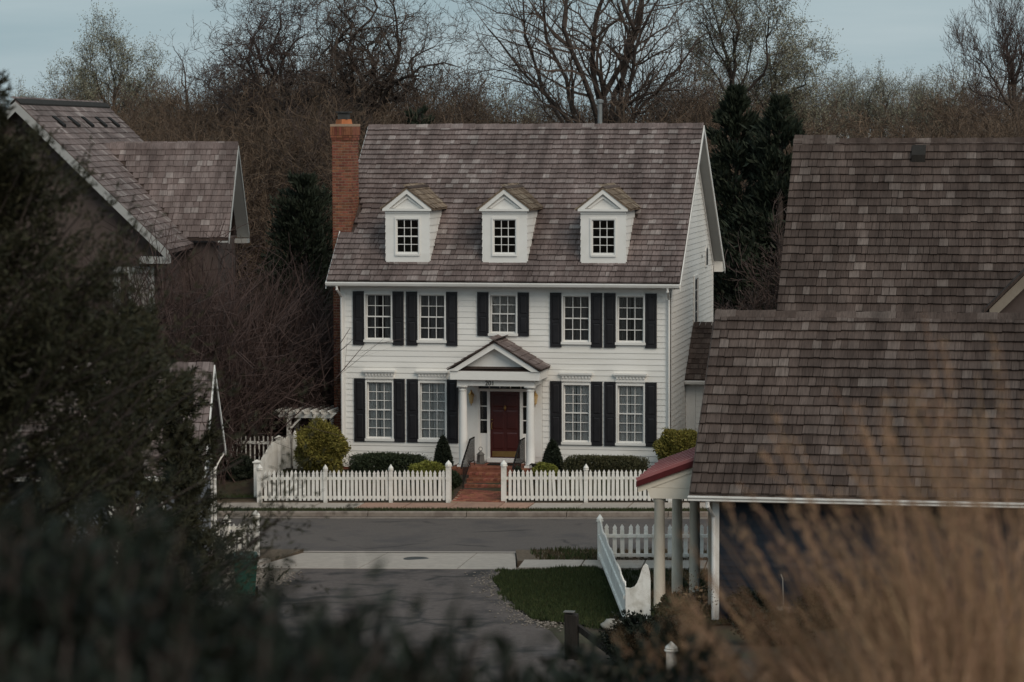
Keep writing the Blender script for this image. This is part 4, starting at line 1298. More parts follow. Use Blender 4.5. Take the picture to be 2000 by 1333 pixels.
# ------------------------------------------------------------------ picket fences
def picket_mesh(w, h, th=.022, m='fence', pointed=True):
    mb = MB()
    pr = [(-w / 2, 0), (w / 2, 0), (w / 2, h - .155), (w * .40, h - .135), (w * .52, h - .085), (0, h), (-w * .52, h - .085), (-w * .40, h - .135), (-w / 2, h - .155)] if pointed else [(-w / 2, 0), (w / 2, 0), (w / 2, h), (-w / 2, h)]
    mb.prism(pr, lambda a, b: (a, -th / 2, b), lambda a, b: (a, th / 2, b))
    return mb.mesh('picket', MT[m])


def post_mesh(w, h, cap='spear', m='fence'):
    mb = MB()
    hw = w / 2
    mb.box(-hw, hw, -hw, hw, -.1, h - .13)
    if cap == 'spear':
        mb.lathe([(hw * 1.6, 0), (hw * 1.6, .02), (hw * 1.15, .03), (hw * 1.5, .055), (hw * 1.25, .09), (.0, .19)], 8, (0, 0, h - .13))
    else:
        mb.box(-hw - .03, hw + .03, -hw - .03, hw + .03, h - .13, h - .09); mb.hexa([(-hw - .015, -hw - .015, h - .09), (hw + .015, -hw - .015, h - .09), (hw + .015, hw + .015, h - .09), (-hw - .015, hw + .015, h - .09), (-.01, -.01, h - .03), (.01, -.01, h - .03), (.01, .01, h - .03), (-.01, .01, h - .03)])
    return mb.mesh('post', MT[m])


def fence(name, label, path, posts, h=.93, w=.088, gap=.137, zf=None, post_h=1.1, post_w=.11, rails=(.14, .72), cap='spear', hf=None, seed=0, rail_side=1, skip=.08, tall=None):
    """path: two plan points; posts: distances along it"""
    rng = random.Random(seed)
    a = Vector((path[0][0], path[0][1], 0)); b = Vector((path[1][0], path[1][1], 0))
    Ln = (b - a).length; d = (b - a) / Ln; ang = math.atan2(d.y, d.x)
    zf = zf or (lambda x, y: base(x))
    root = thing(name, label, 'fence', (a.x, a.y, zf(a.x, a.y)))
    pm = picket_mesh(w, h)
    po = post_mesh(post_w, post_h, cap)
    pv = {}
    t = gap * .6
    nrm = Vector((-d.y, d.x, 0))
    while t < Ln - gap * .3:
        if all(abs(t - q) > skip for q in posts):
            p = a + d * t
            hh = hf(t) if hf else None
            me = pm
            if hh:
                key = round(hh, 2)
                if key not in pv:
                    pv[key] = picket_mesh(w, key)
                me = pv[key]
            inst('picket', me, root, Matrix.Translation((p.x, p.y, zf(p.x, p.y) + .045 + rng.uniform(-.012, .012))) @ Matrix.Rotation(ang + rng.uniform(-.06, .06), 4, 'Z') @ Matrix.Rotation(rng.gauss(0, .013), 4, 'Y'))
        t += gap
    for i, q in enumerate(posts):
        p = a + d * q
        me = po
        if tall and i in tall:
            me = post_mesh(tall[i][1], tall[i][0], cap)
        inst('post', me, root, Matrix.Translation((p.x, p.y, zf(p.x, p.y))) @ Matrix.Rotation(ang, 4, 'Z'))
    for zr in rails:
        mb = MB()
        N_ = 8
        for k in range(N_):
            p = a + d * (Ln * k / N_) + nrm * (.032 * rail_side); q = a + d * (Ln * (k + 1) / N_) + nrm * (.032 * rail_side)
            hz = (lambda t_: zr if not hf else min(zr, hf(t_) - .2))
            p.z = zf(p.x, p.y) + hz(Ln * k / N_); q.z = zf(q.x, q.y) + hz(Ln * (k + 1) / N_)
            mb.bar(p, q, .04, .085)
        mb.build('rail', MT['fence'], root)
    return root


FY = -3.43
fence('picket_fence', 'white picket fence between the side gate and the porch steps', ((-7.02, FY), (-1.0, FY)), [0.03, 2.12, 4.18, 5.98], tall={0: (1.12, .14), 3: (1.22, .145)}, seed=1)
fence('picket_fence', 'white picket fence running from the porch steps behind the red porch roof', ((.64, FY), (9.4, FY)), [0.03, 2.55, 5.1, 7.7], tall={0: (1.22, .145)}, seed=2)
gz2 = lambda x, y: ground_z(x, y) - .02
fence('side_fence', 'capped white fence running back beside the arbor', ((-7.2, -3.05), (-7.05, 6.2)), [0.05, 2.4, 4.7, 7.0, 9.2], h=1.0, gap=.125, w=.1, post_h=1.22, post_w=.16, cap='flat', zf=gz2, seed=3, rails=(.2, .82))
fence('arbor_pickets', 'grey white picket panel standing under the arbor', ((-6.9, .25), (-5.9, .25)), [0.02], h=1.05, gap=.14, w=.085, zf=gz2, post_h=1.2, seed=4)
# thin-balustered gate left of the side fence
gr = thing('garden_gate', 'white garden gate of thin balusters by the dark round shrub', 'gate', (-8.8, -.7, ground_z(-8.8, -.7)))
gz0 = ground_z(-8.8, -.7)
pmq = post_mesh(.2, 1.28, 'flat')
inst('post', pmq, gr, Matrix.Translation((-8.75, -.7, gz0)))
for zz in (.25, .92):
    MB().box(-8.64, -7.25, -.73, -.67, gz0 + zz, gz0 + zz + .09).build('rail', MT['fence'], gr)
bal = MB().box(-.018, .018, -.018, .018, 0, 1.05).mesh('baluster', MT['fence'])
for k in range(9):
    inst('baluster', bal, gr, Matrix.Translation((-8.52 + k * .145, -.7, gz0 + .12)))
mb = MB(); mb.tube([(-8.85, -.83, gz0 + .75), (-8.85, -.86, gz0 + .85), (-8.82, -.86, gz0 + .6)], .05, 6); mb.build('latch', MT['black'], gr)

# near fences
fA = (5.62, -15.1); fB = (9.55, -15.1)
fence('picket_fence', 'white picket fence with its rails towards the lane, behind the porch columns', (fA, fB), [], h=.88, w=.105, gap=.205, rails=(.12, .62), rail_side=-1, seed=6)


def scallop(t):
    # 10.6 m run: two hanging curves, sweeping up to the tall post at the near end
    L_ = 10.2
    if t < 1.5:
        return .90 + .2 * (1 - t / 1.5) ** 1.5
    return .90 + .03 * math.cos(t * 2.4)


sf = fence('scalloped_fence', 'white fence with a scalloped top sweeping up to a tall pointed post', ((5.55, -15.05), (7.80, -25.0)), [0.02], hf=scallop, h=.9, w=.11, gap=.118, post_h=1.12, post_w=.12, cap='spear', rails=(.15, .62), rail_side=-1, seed=7)
mb = MB()
topc = [(7.80, .84), (7.90, .83), (8.0, .87), (8.07, .97), (8.12, 1.10), (8.16, 1.24), (8.20, 1.34), (8.25, 1.385), (8.30, 1.34), (8.34, 1.2), (8.36, 1.0)]
for (xa, za), (xb, zb) in zip(topc[:-1], topc[1:]):
    mb.hexa([(xa, -25.05, .02 + base(xa)), (xb, -25.05, .02 + base(xb)), (xb, -24.99, .02 + base(xb)), (xa, -24.99, .02 + base(xa)), (xa, -25.05, za + base(xa)), (xb, -25.05, zb + base(xb)), (xb, -24.99, zb + base(xb)), (xa, -24.99, za + base(xa))])
mb.build('swept_panel', MT['fence'], sf)
fence('picket_fence', 'short white picket fence beside the green bins', ((-5.6, -14.55), (-3.78, -14.55)), [.95, 1.75], h=.80, w=.09, gap=.15, post_h=1.02, post_w=.14, seed=8, tall={1: (1.15, .16)})

# arbor
ar = thing('garden_arbor', 'white wooden arbor with notched rafters beside the golden shrub', 'arbor', (-6.7, .8, ground_z(-6.7, .8)))
az = ground_z(-6.7, .8)
for (x, y) in ((-7.13, .45), (-7.13, 1.35), (-5.95, .45), (-5.95, 1.35)):
    MB().box(x - .065, x + .065, y - .065, y + .065, az - .1, 2.06).build('post', MT['fence'], ar)
for y in (.40, 1.40):
    mb = MB(); mb.prism([(-7.62, 2.25), (-7.42, 2.07), (-5.72, 2.07), (-5.52, 2.25)], lambda a, b: (a, y - .03, b), lambda a, b: (a, y + .03, b)); mb.build('beam', MT['fence'], ar)
raf = MB(); raf.prism([(.02, .06), (.18, -.04), (1.62, -.04), (1.78, .06), (1.78, .1), (.02, .1)], lambda a, b: (-.025, a, b), lambda a, b: (.025, a, b)); rme = raf.mesh('rafter', MT['fence'])
for k in range(7):
    inst('rafter', rme, ar, Matrix.Translation((-7.42 + k * .285, .0, 2.25)))
for x in (-7.13, -5.95):
    for sgn in (1,):
        mb = MB(); e = .38 if x < -6.5 else -.38
        mb.bar((x, .45, 1.66), (x + e, .45, 2.05), .06, .07, up=(0, 1, 0)); mb.build('brace', MT['fence'], ar)


# ------------------------------------------------------------------ foliage helpers
def quads(P, D, L_, W_, rng, taper=True):
    """leaf quads at P pointing along D (both (n,3)), length L_, width W_"""
    n = len(P)
    D = D / (np.linalg.norm(D, axis=1, keepdims=True) + 1e-9)
    Rn = rng.normal(size=(n, 3)); S = np.cross(D, Rn); S /= (np.linalg.norm(S, axis=1, keepdims=True) + 1e-9)
    L_ = np.broadcast_to(L_, (n,))[:, None]; W_ = np.broadcast_to(W_, (n,))[:, None]
    a = P; b = P + D * L_ * .5 + S * W_ * .5; c = P + D * L_; d = P + D * L_ * .5 - S * W_ * .5
    V = np.stack([a, b, c, d], 1).reshape(-1, 3)
    F_ = np.arange(4 * n).reshape(n, 4)
    return V, F_


def rdir(rng, n):
    v = rng.normal(size=(n, 3)); return v / np.linalg.norm(v, axis=1, keepdims=True)


def lumpy(d, seed, amp=.14, f=3.0):
    return 1 + amp * (np.sin(d[:, 0] * f + seed) * np.sin(d[:, 1] * f * 1.3 + seed * 2) + .6 * np.sin(d[:, 2] * f * 2.1 + d[:, 0] * f * 1.7 + seed * 3))


def shape_pts(kind, n, rng, seed, amp):
    d = rdir(rng, n)
    if kind == 'ball':
        s = lumpy(d, seed, amp)[:, None]; return d * s, d
    if kind == 'box':
        m_ = (np.abs(d) ** 5).sum(1) ** (1 / 5.); s = (1 / m_) * lumpy(d, seed, amp); return d * s[:, None], d
    if kind == 'cone':
        z = rng.uniform(-1, 1, n); a = rng.uniform(0, 2 * np.pi, n)
        r = np.clip((1 - ((z + 1) / 2) ** 1.8), 0, 1) ** .75; r = np.where(z < -.7, r * (1 + (z + .7) * .8), r)
        dd = np.stack([np.cos(a), np.sin(a), np.full(n, .45)], 1)
        p = np.stack([r * np.cos(a), r * np.sin(a), z], 1); return p * lumpy(d, seed, amp)[:, None], dd


def shrub(name, label, cat, c, rad, n, leaf, m, kind='ball', seed=0, amp=.12, stem=True, group=None, up=.35, core=.86):
    rng = np.random.default_rng(seed)
    c = np.array(c, float); rad = np.array(rad, float)
    root = thing(name, label, cat, (c[0], c[1], c[2] - rad[2]), group=group)
    p, d = shape_pts(kind, n, rng, seed, amp)
    depth = 1 + np.where(rng.uniform(0, 1, n) < .08, rng.uniform(0, .10, n), -np.abs(rng.normal(0, .08, n)))
    P_ = c + p * rad * depth[:, None]
    D_ = d + rng.normal(0, .65, (n, 3)); D_[:, 2] += up
    V, F_ = quads(P_, D_, leaf * rng.uniform(.6, 1.5, n), leaf * .55 * rng.uniform(.7, 1.3, n), rng)
    obj_np('foliage', V, F_, MT[m], root)
    # dense inner growth so that gaps look into the bush, not through it
    p2, d2 = shape_pts(kind, n // 2, rng, seed, amp)
    P2 = c + p2 * rad * (core * rng.uniform(.8, 1.0, n // 2))[:, None]
    V, F_ = quads(P2, rdir(rng, n // 2), leaf * 2.2, leaf * 1.9, rng)
    obj_np('inner_foliage', V, F_, MT[m], root)
    if stem:
        s = MB()
        for k in range(5):
            a = k * 1.26
            s.tube([(c[0] + .05 * math.cos(a), c[1] + .05 * math.sin(a), c[2] - rad[2] - .08), (c[0] + .3 * rad[0] * math.cos(a), c[1] + .3 * rad[1] * math.sin(a), c[2]), (c[0] + .5 * rad[0] * math.cos(a), c[1] + .5 * rad[1] * math.sin(a), c[2] + rad[2] * .5)], [.03, .02, .008], 5)
        s.build('stem', MT['bark'], root)
    return root


# front garden
shrub('golden_shrub', 'large rounded golden green shrub beside the arbor', 'shrub', (-5.62, -1.25, 1.30), (.80, .75, .80), 9000, .075, 'golden', seed=3, amp=.17)
shrub('golden_shrub', 'rounded golden green shrub at the house corner above the red porch roof', 'shrub', (5.78, -1.0, 1.42), (.72, .7, .62), 8000, .075, 'golden', seed=4, amp=.15)
shrub('clipped_hedge', 'low clipped dark green hedge under the windows beside the arbor end of the house', 'hedge', (-3.42, -1.3, .78), (1.22, .42, .36), 9000, .05, 'boxwood', 'box', seed=5, amp=.04)
shrub('clipped_hedge', 'low clipped olive hedge under the windows towards the red porch roof', 'hedge', (3.42, -1.3, .86), (1.28, .42, .34), 9000, .05, 'hedgetop', 'box', seed=6, amp=.04)
shrub('conical_shrub', 'tall rounded dark evergreen against the black shutter left of the porch', 'shrub', (-1.72, -1.15, 1.16), (.30, .30, .58), 5000, .05, 'evergreen', 'cone', seed=7, amp=.05)
shrub('conical_shrub', 'pointed dark evergreen against the black shutter right of the porch', 'shrub', (1.72, -1.0, 1.12), (.33, .33, .52), 5000, .05, 'evergreen', 'cone', seed=8, amp=.07)
shrub('lime_shrub', 'low lime green shrub behind the fence left of the steps', 'shrub', (-1.98, -2.2, .72), (.62, .3, .30), 3600, .055, 'lime', seed=9, amp=.14)
shrub('lime_shrub', 'small lime green shrub behind the fence below the pointed evergreen', 'shrub', (1.72, -2.1, .78), (.36, .28, .28), 2400, .055, 'lime', seed=10, amp=.15)
shrub('dark_shrub', 'dark leafy shrub behind the gate post next to the steps', 'shrub', (-1.30, -2.2, .45), (.34, .4, .34), 2600, .06, 'boxwood', seed=12, amp=.12)
shrub('round_shrub', 'dark round shrub in front of the thin balustered gate', 'shrub', (-8.15, -1.6, .62), (.42, .42, .42), 3400, .06, 'evergreen', seed=13, amp=.1)
shrub('mailbox_shrub', 'dark little shrub behind the fence post right of the steps', 'shrub', (.95, -2.6, .62), (.16, .2, .36), 900, .05, 'evergreen', seed=14, amp=.1)
# pale-flowered bush beyond the gate, holly by the chimney
shrub('blossom_shrub', 'loose shrub with pale blossom beyond the white gate', 'shrub', (-8.55, .3, 2.05), (.62, .5, .62), 520, .06, 'blossom', seed=15, amp=.35, core=.6)
# porch lantern, garden table
pn = thing('porch_lantern', 'dark metal lantern standing on the porch left of the red door', 'lantern', (-.66, -.42, FZ))
mb = MB(); mb.box(-.80, -.56, -.52, -.30, FZ, FZ + .05); mb.lathe([(.13, .05), (.11, .28), (.14, .29), (.03, .4), (.03, .42)], 4, (-.68, -.41, FZ)); mb.build('body', MT['stone'], pn)
mb = MB(); mb.tube([(-.68 + .06 * math.cos(t), -.41, FZ + .47 + .06 * math.sin(t)) for t in np.linspace(0, 6.28, 12)], .008, 5); mb.build('ring', MT['black'], pn)
mt_ = MB().box(-.42, .38, -.72, -.32, FZ + .0, FZ + .018); o = mt_.build('doormat', MT['black']); tag(o, 'dark mat in front of the red door', 'mat')
pt = thing('plant_stand', 'small black metal stand holding a grey pot beside the porch', 'stand', (1.42, -1.95, .5))
mb = MB()
for (a, b) in ((1.22, -2.1), (1.6, -2.1), (1.22, -1.8), (1.6, -1.8)):
    mb.box(a - .012, a + .012, b - .012, b + .012, .35, 1.02)
mb.box(1.20, 1.62, -2.12, -1.78, .99, 1.01); mb.build('frame', MT['black'], pt)
mb = MB(); mb.lathe([(.10, 0), (.15, .2), (.16, .22), (.14, .22), (0, .2)], 12, (1.41, -1.95, .76)); mb.build('pot', MT['stone'], pt)
# bracket above the stand
# ------------------------------------------------------------------ cottage with the red porch
cot = thing('cottage', 'navy cottage with brown shingle roof, white gutter and red roofed porch', 'house', (14, -20, .2))
KX0, KX1, KE, KEZ, KR, KRZ = 9.22, 19.5, -24.8, 3.12, -20.3, 6.88
kp = (KRZ - KEZ) / (KR - KE)
KB = KR + (KR - KE)
mb = MB()
mb.box(9.70, 19, -24.28, -24.1, -.2, 3.4); mb.box(9.70, 9.86, -24.098, -16.4, -.2, 3.4); mb.box(9.862, 19, -16.56, -16.4, -.2, 3.4); mb.box(18.8, 19, -24.098, -16.562, -.2, 3.4)
for x0 in (9.70, 18.82):
    mb.prism([(-24.1, 3.402), (-16.5, 3.402), (KR, KRZ - .2)], lambda a, b: (x0, a, b), lambda a, b: (x0 + .16, a, b))
kw = mb.build('wall', MT['blue'], cot)
bl_me = MB().hexa([(0, -.024, 0), (1, -.024, 0), (1, 0, 0), (0, 0, 0), (0, -.008, .165), (1, -.008, .165), (1, 0, .165), (0, 0, .165)]).mesh('clapboard', MT['blue'])
for k in range(18):
    inst('clapboard', bl_me, kw, Matrix.Translation((9.82, -24.281, .2 + k * .155)) @ Matrix.Diagonal((8.8, 1, 1, 1)))
mb = MB(); mb.box(9.66, 9.81, -24.32, -24.282, -.1, 3.0); mb.box(9.66, 9.699, -24.281, -24.15, -.1, 3.0); mb.build('corner_board', MT['white'], cot)
mb = MB()
th = .1
mb.hexa([(KX0, KE, KEZ - th), (KX1, KE, KEZ - th), (KX1, KR, KRZ - th), (KX0, KR, KRZ - th), (KX0, KE, KEZ - .01), (KX1, KE, KEZ - .01), (KX1, KR, KRZ - .01), (KX0, KR, KRZ - .01)])
mb.hexa([(KX0, KR + .002, KRZ - th), (KX1, KR + .002, KRZ - th), (KX1, KB, KEZ - th), (KX0, KB, KEZ - th), (KX0, KR + .002, KRZ - .01), (KX1, KR + .002, KRZ - .01), (KX1, KB, KEZ - .01), (KX0, KB, KEZ - .01)])
kroof = mb.build('roof', MT['shingle_b'], cot)
shingle_roof(kroof, (KX0, KE, KEZ), (1, 0, 0), (0, KR - KE, KRZ - KEZ), 9.6, math.hypot(KR - KE, KRZ - KEZ) - .02, .309, (.14, .36), MT['shingle_b'], 41, th=.05, nparts=300, prefer=lambda a, b: -(a if a < 7.6 else 99) - b * 1.2)
cm = MB().prism([(-.17, -.16), (0, -.005), (.17, -.16), (.17, -.12), (0, .035), (-.17, -.12)], lambda a, b: (0, KR + a, KRZ + .03 + b), lambda a, b: (.5, KR + a, KRZ + .05 + b)).mesh('ridge_shingle', MT['shingle_b'])
for i in range(20):
    inst('ridge_shingle', cm, kroof, Matrix.Translation((KX0 + i * .47 - .01, 0, rr.uniform(-.01, .012))))
mb = MB()
mb.prism([(KE - .02, KEZ - .2), (KR, KRZ - .2), (KR, KRZ - .004), (KE - .02, KEZ - .004)], lambda a, b: (KX0 - .03, a, b), lambda a, b: (KX0 - .001, a, b))
mb.prism([(KB + .02, KEZ - .2), (KR, KRZ - .2), (KR, KRZ - .004), (KB + .02, KEZ - .004)], lambda a, b: (KX0 - .03, a, b), lambda a, b: (KX0 - .001, a, b))
mb.build('rake_board', MT['shingle_b'], kroof)
mb = MB(); mb.prism([(KE, KEZ - .16), (KE, KEZ - .11), (-24.33, KEZ - .0), (-24.33, KEZ - .16)], lambda a, b: (KX0, a, b), lambda a, b: (KX1, a, b)); mb.build('soffit', MT['white'], kroof)
gk = [(0, 0), (-.14, .0), (-.14, -.03), (-.11, -.06), (-.11, -.10), (-.05, -.125), (0, -.125)]
MB().prism(gk, lambda a, b: (KX0 - .04, KE - .002 + a, KEZ - .03 + b), lambda a, b: (KX1, KE - .002 + a, KEZ - .03 + b)).build('gutter', MT['white'], cot)
MB().tube([(9.62, KE - .06, KEZ - .15), (9.62, KE - .06, KEZ - .25), (9.70, -24.40, KEZ - .55), (9.70, -24.40, .25)], .05, 8).build('downspout', MT['white'], cot)
# porch
PY0, PY1 = -23.65, -20.1
px0, pz0, px1, pz1 = 7.84, 3.24, 9.70, 3.95
mb = MB(); mb.hexa([(px0, PY0, pz0 - .10), (px1, PY0, pz1 - .10), (px1, PY1, pz1 - .10), (px0, PY1, pz0 - .10), (px0, PY0, pz0), (px1, PY0, pz1), (px1, PY1, pz1), (px0, PY1, pz0)])
pr_ = mb.build('porch_roof', MT['redmetal'], cot)
for k in range(7):
    y = PY0 + .05 + k * .58
    MB().bar((px0 - .01, y, pz0 + .035), (px1, y, pz1 + .035), .10, .09).build('seam', MT['redrib'], pr_)
mb = MB()
mb.hexa([(px0 + .02, PY0 + .04, pz0 - .26), (px1, PY0 + .04, pz1 - .26), (px1, PY0 + .12, pz1 - .26), (px0 + .02, PY0 + .12, pz0 - .26), (px0 + .02, PY0 + .04, pz0 - .102), (px1, PY0 + .04, pz1 - .102), (px1, PY0 + .12, pz1 - .102), (px0 + .02, PY0 + .12, pz0 - .102)])
mb.prism([(px0 + .02, 3.1), (9.69, 3.1), (9.69, pz1 - .12), (px0 + .3, pz0 - .15), (px0 + .02, pz0 - .15)], lambda a, b: (a, PY0 + .06, b), lambda a, b: (a, PY0 + .11, b))
mb.prism([(px0 + .02, 3.095), (8.06, 3.07), (8.16, 2.85), (9.69, 2.85), (9.69, 3.095)], lambda a, b: (a, PY0 + .05, b), lambda a, b: (a, PY0 + .3, b))
mb.box(8.17, 8.45, PY0 + .301, PY1 - .05, 2.85, 3.1); mb.box(8.452, 9.69, PY1 - .3, PY1 - .06, 2.851, 3.099)
mb.build('porch_beam', MT['cream'], cot)
cpm = MB().lathe([(.155, 0), (.155, .05), (.135, .08), (.132, 1.0), (.118, 2.60), (.14, 2.63), (.15, 2.68), (.155, 2.72)], 20).mesh('porch_column', MT['cream'])
cpm.polygons.foreach_set('use_smooth', np.array([len(p.vertices) == 4 for p in cpm.polygons], dtype=bool))
MB().hexa([(px0 - .012, PY0 - .03, pz0 - .13), (px1 - .3, PY0 - .03, pz1 - .245), (px1 - .3, PY0 - .001, pz1 - .245), (px0 - .012, PY0 - .001, pz0 - .13), (px0 - .012, PY0 - .03, pz0 + .0), (px1 - .3, PY0 - .03, pz1 - .11), (px1 - .3, PY0 - .001, pz1 - .11), (px0 - .012, PY0 - .001, pz0 + .0)]).build('fascia', MT['redtrim'], pr_)
for (x, y) in ((8.33, -23.42), (8.33, -20.5), (8.75, -20.5)):
    inst('porch_column', cpm, cot, Matrix.Translation((x, y, .13)))
MB().box(9.30, 9.42, -22.3, -22.18, .1, 2.85).build('porch_pilaster', MT['cream'], cot)
MB().box(8.1, 9.69, -23.65, -20.2, -.05, .125).build('porch_deck', MT['concrete'], cot)

# ------------------------------------------------------------------ neighbour with the tall roof
nb = thing('shingled_house', 'tall brown shingle roofed house rising behind the navy cottage', 'house', (14, 2, .6))
NX0, NX1, NE, NEZ, NR, NRZ = 8.86, 19.0, -4.2, 4.65, 2.0, 10.86
NB = 2 * NR - NE
mb = MB()
mb.hexa([(NX0, NE, NEZ - .12), (NX1, NE, NEZ - .12), (NX1, NR, NRZ - .12), (NX0, NR, NRZ - .12), (NX0, NE, NEZ - .01), (NX1, NE, NEZ - .01), (NX1, NR, NRZ - .01), (NX0, NR, NRZ - .01)])
mb.hexa([(NX0, NR + .002, NRZ - .12), (NX1, NR + .002, NRZ - .12), (NX1, NB, NEZ - .12), (NX0, NB, NEZ - .12), (NX0, NR + .002, NRZ - .01), (NX1, NR + .002, NRZ - .01), (NX1, NB, NEZ - .01), (NX0, NB, NEZ - .01)])
nroof = mb.build('roof', MT['shingle_b'], nb)
NL = math.hypot(NR - NE, NRZ - NEZ)
shingle_roof(nroof, (NX0, NE, NEZ), (1, 0, 0), (0, NR - NE, NRZ - NEZ), 9.0, NL - .02, .33, (.14, .38), MT['shingle_b'], 43, th=.05, nparts=300, prefer=lambda a, b: (-(a if a < 7.4 else 99) - abs(b - 4.2)) if b > 1.9 else -999)
cm = MB().prism([(-.18, -.2), (0, -.005), (.18, -.2), (.18, -.15), (0, .04), (-.18, -.15)], lambda a, b: (0, NR + a, NRZ + .03 + b), lambda a, b: (.5, NR + a, NRZ + .05 + b)).mesh('ridge_shingle', MT['shingle_b'])
for i in range(19):
    inst('ridge_shingle', cm, nroof, Matrix.Translation((NX0 + i * .47 - .01, 0, rr.uniform(-.01, .015))))
mb = MB(); mb.box(9.25, 18.6, NE + .4, NB - .4, .3, NEZ + .3)
mb.prism([(NE + .42, NEZ + .302), (NB - .42, NEZ + .302), (NR, NRZ - .2)], lambda a, b: (9.25, a, b), lambda a, b: (18.6, a, b)); mb.build('wall', MT['taupe'], nb)
vz = NRZ - .55
mb = MB(); mb.hexa([(12.55, 1.28, vz - .18), (12.97, 1.28, vz - .18), (12.97, 1.75, vz + .3), (12.55, 1.75, vz + .3), (12.55, 1.28, vz + .12), (12.97, 1.28, vz + .12), (12.97, 1.75, vz + .42), (12.55, 1.75, vz + .42)])
vb = mb.build('roof_vent', MT['oldwood'], nb)
MB().box(12.5, 13.02, 1.2, 1.277, vz - .26, vz - .22).build('vent_flashing', MT['metal'], vb)
# cross gable at the edge of the frame
gxa, gza = 15.0, 6.05
mb = MB()
mb.hexa([(gxa, -4.9, gza - .1), (gxa + 2.6, -4.9, gza + 2.5), (gxa + 2.6, .5, gza + 2.5), (gxa, .5, gza - .1), (gxa, -4.9, gza), (gxa + 2.6, -4.9, gza + 2.62), (gxa + 2.6, .5, gza + 2.62), (gxa, .5, gza)])
mb.hexa([(gxa + 2.602, -4.9, gza + 2.5), (gxa + 5.2, -4.9, gza - .1), (gxa + 5.2, .5, gza - .1), (gxa + 2.602, .5, gza + 2.5), (gxa + 2.602, -4.9, gza + 2.62), (gxa + 5.2, -4.9, gza), (gxa + 5.2, .5, gza), (gxa + 2.602, .5, gza + 2.62)])
cg = mb.build('cross_gable', MT['shingle_b'], nb)
mb = MB(); mb.prism([(gxa + .15, gza - .35), (gxa + .15, gza + .02), (gxa + 2.6, gza + 2.48), (gxa + 5.05, gza + .02), (gxa + 5.05, gza - .35), (gxa + 2.6, gza + 2.1)], lambda a, b: (a, -4.85, b), lambda a, b: (a, -4.75, b)); mb.build('gable_rake', MT['tan'], cg)
mb = MB(); mb.prism([(gxa + .3, 2.5), (gxa + 4.9, 2.5), (gxa + 4.9, gza), (gxa + 2.6, gza + 2.2), (gxa + .3, gza)], lambda a, b: (a, -4.6, b), lambda a, b: (a, -.5, b)); mb.build('gable_wall', MT['taupe'], cg)

# ------------------------------------------------------------------ taupe house at the frame's other side
lh = thing('gabled_house', 'taupe gabled house with white rake boards behind the bare thicket', 'house', (-9.3, 0, .3))
LR, LRZ, LEx, LEz, LY0, LY1 = -15.5, 12.2, -10.72, 7.48, -1.1, 14.0
lp = (LRZ - LEz) / (LEx - LR)
mb = MB()
for sx in (-1, 1):
    xe = LR + sx * (LEx - LR)
    mb.hexa([(LR, LY0, LRZ - .12), (xe, LY0, LEz - .12), (xe, LY1, LEz - .12), (LR, LY1, LRZ - .12), (LR, LY0, LRZ - .01), (xe, LY0, LEz - .01), (xe, LY1, LEz - .01), (LR, LY1, LRZ - .01)])
lroof = mb.build('roof', MT['shingle'], lh)
LS = math.hypot(LEx - LR, LRZ - LEz)
shingle_roof(lroof, (LEx, LY0, LEz), (0, 1, 0), (LR - LEx, 0, LRZ - LEz), LY1 - LY0, LS - .03, .262, (.2, .42), MT['shingle'], 51, nparts=300, prefer=lambda a, b: b - a * .2)
wr0, wrz, wey, wez, wx1 = 6.1, 10.76, 3.75, 7.70, -9.50   # wing ridge y,z ; eave y,z ; right end x
mb = MB()
mb.hexa([(-15.2, wey, wez - .1), (wx1, wey, wez - .1), (wx1, wr0, wrz - .1), (-15.2, wr0, wrz - .1), (-15.2, wey, wez - .01), (wx1, wey, wez - .01), (wx1, wr0, wrz - .01), (-15.2, wr0, wrz - .01)])
wy2 = 2 * wr0 - wey
mb.hexa([(-15.2, wr0 + .002, wrz - .1), (wx1, wr0 + .002, wrz - .1), (wx1, wy2, wez - .1), (-15.2, wy2, wez - .1), (-15.2, wr0 + .002, wrz - .01), (wx1, wr0 + .002, wrz - .01), (wx1, wy2, wez - .01), (-15.2, wy2, wez - .01)])
wroof = mb.build('wing_roof', MT['shingle_b'], lh)


def wing_keep(a, b):
    x = -15.2 + a
    zz = wez + b * (wrz - wez) / math.hypot(wrz - wez, wr0 - wey)
    return zz > LRZ - (x - LR) * lp + .02


shingle_roof(wroof, (-15.2, wey, wez), (1, 0, 0), (0, wr0 - wey, wrz - wez), wx1 + 15.2, math.hypot(wrz - wez, wr0 - wey) - .02, .245, (.14, .34), MT['shingle'], 52, keep=wing_keep, nparts=220)
cm = MB().prism([(-.16, -.2), (0, -.005), (.16, -.2), (.16, -.16), (0, .035), (-.16, -.16)], lambda a, b: (0, wr0 + a, wrz + .03 + b), lambda a, b: (.45, wr0 + a, wrz + .045 + b)).mesh('ridge_shingle', MT['shingle'])
for i in range(12):
    inst('ridge_shingle', cm, wroof, Matrix.Translation((wx1 - .45 - i * .43 + .02, 0, rr.uniform(-.01, .01))))
MB().prism([(-.16, -.15), (0, .0), (.16, -.15), (.16, -.1), (0, .05), (-.16, -.1)], lambda a, b: (LR + a, LY0, LRZ + .03 + b), lambda a, b: (LR + a, LY1, LRZ + .03 + b)).build('ridge_cap', MT['oldwood'], lroof)
for k in range(5):
    y = LY0 + 3.0 + k * 2.4
    s0 = .82
    X = LR + s0 * .72; Z = LRZ - (X - LR) * lp
    MB().hexa([(X - .06, y, Z + .07), (X + .3, y, Z - .26), (X + .3, y + .5, Z - .26), (X - .06, y + .5, Z + .07), (X - .06, y, Z + .13), (X + .3, y, Z - .16), (X + .3, y + .5, Z - .16), (X - .06, y + .5, Z + .13)]).build('roof_vent', MT['black'], lroof)
mb = MB()
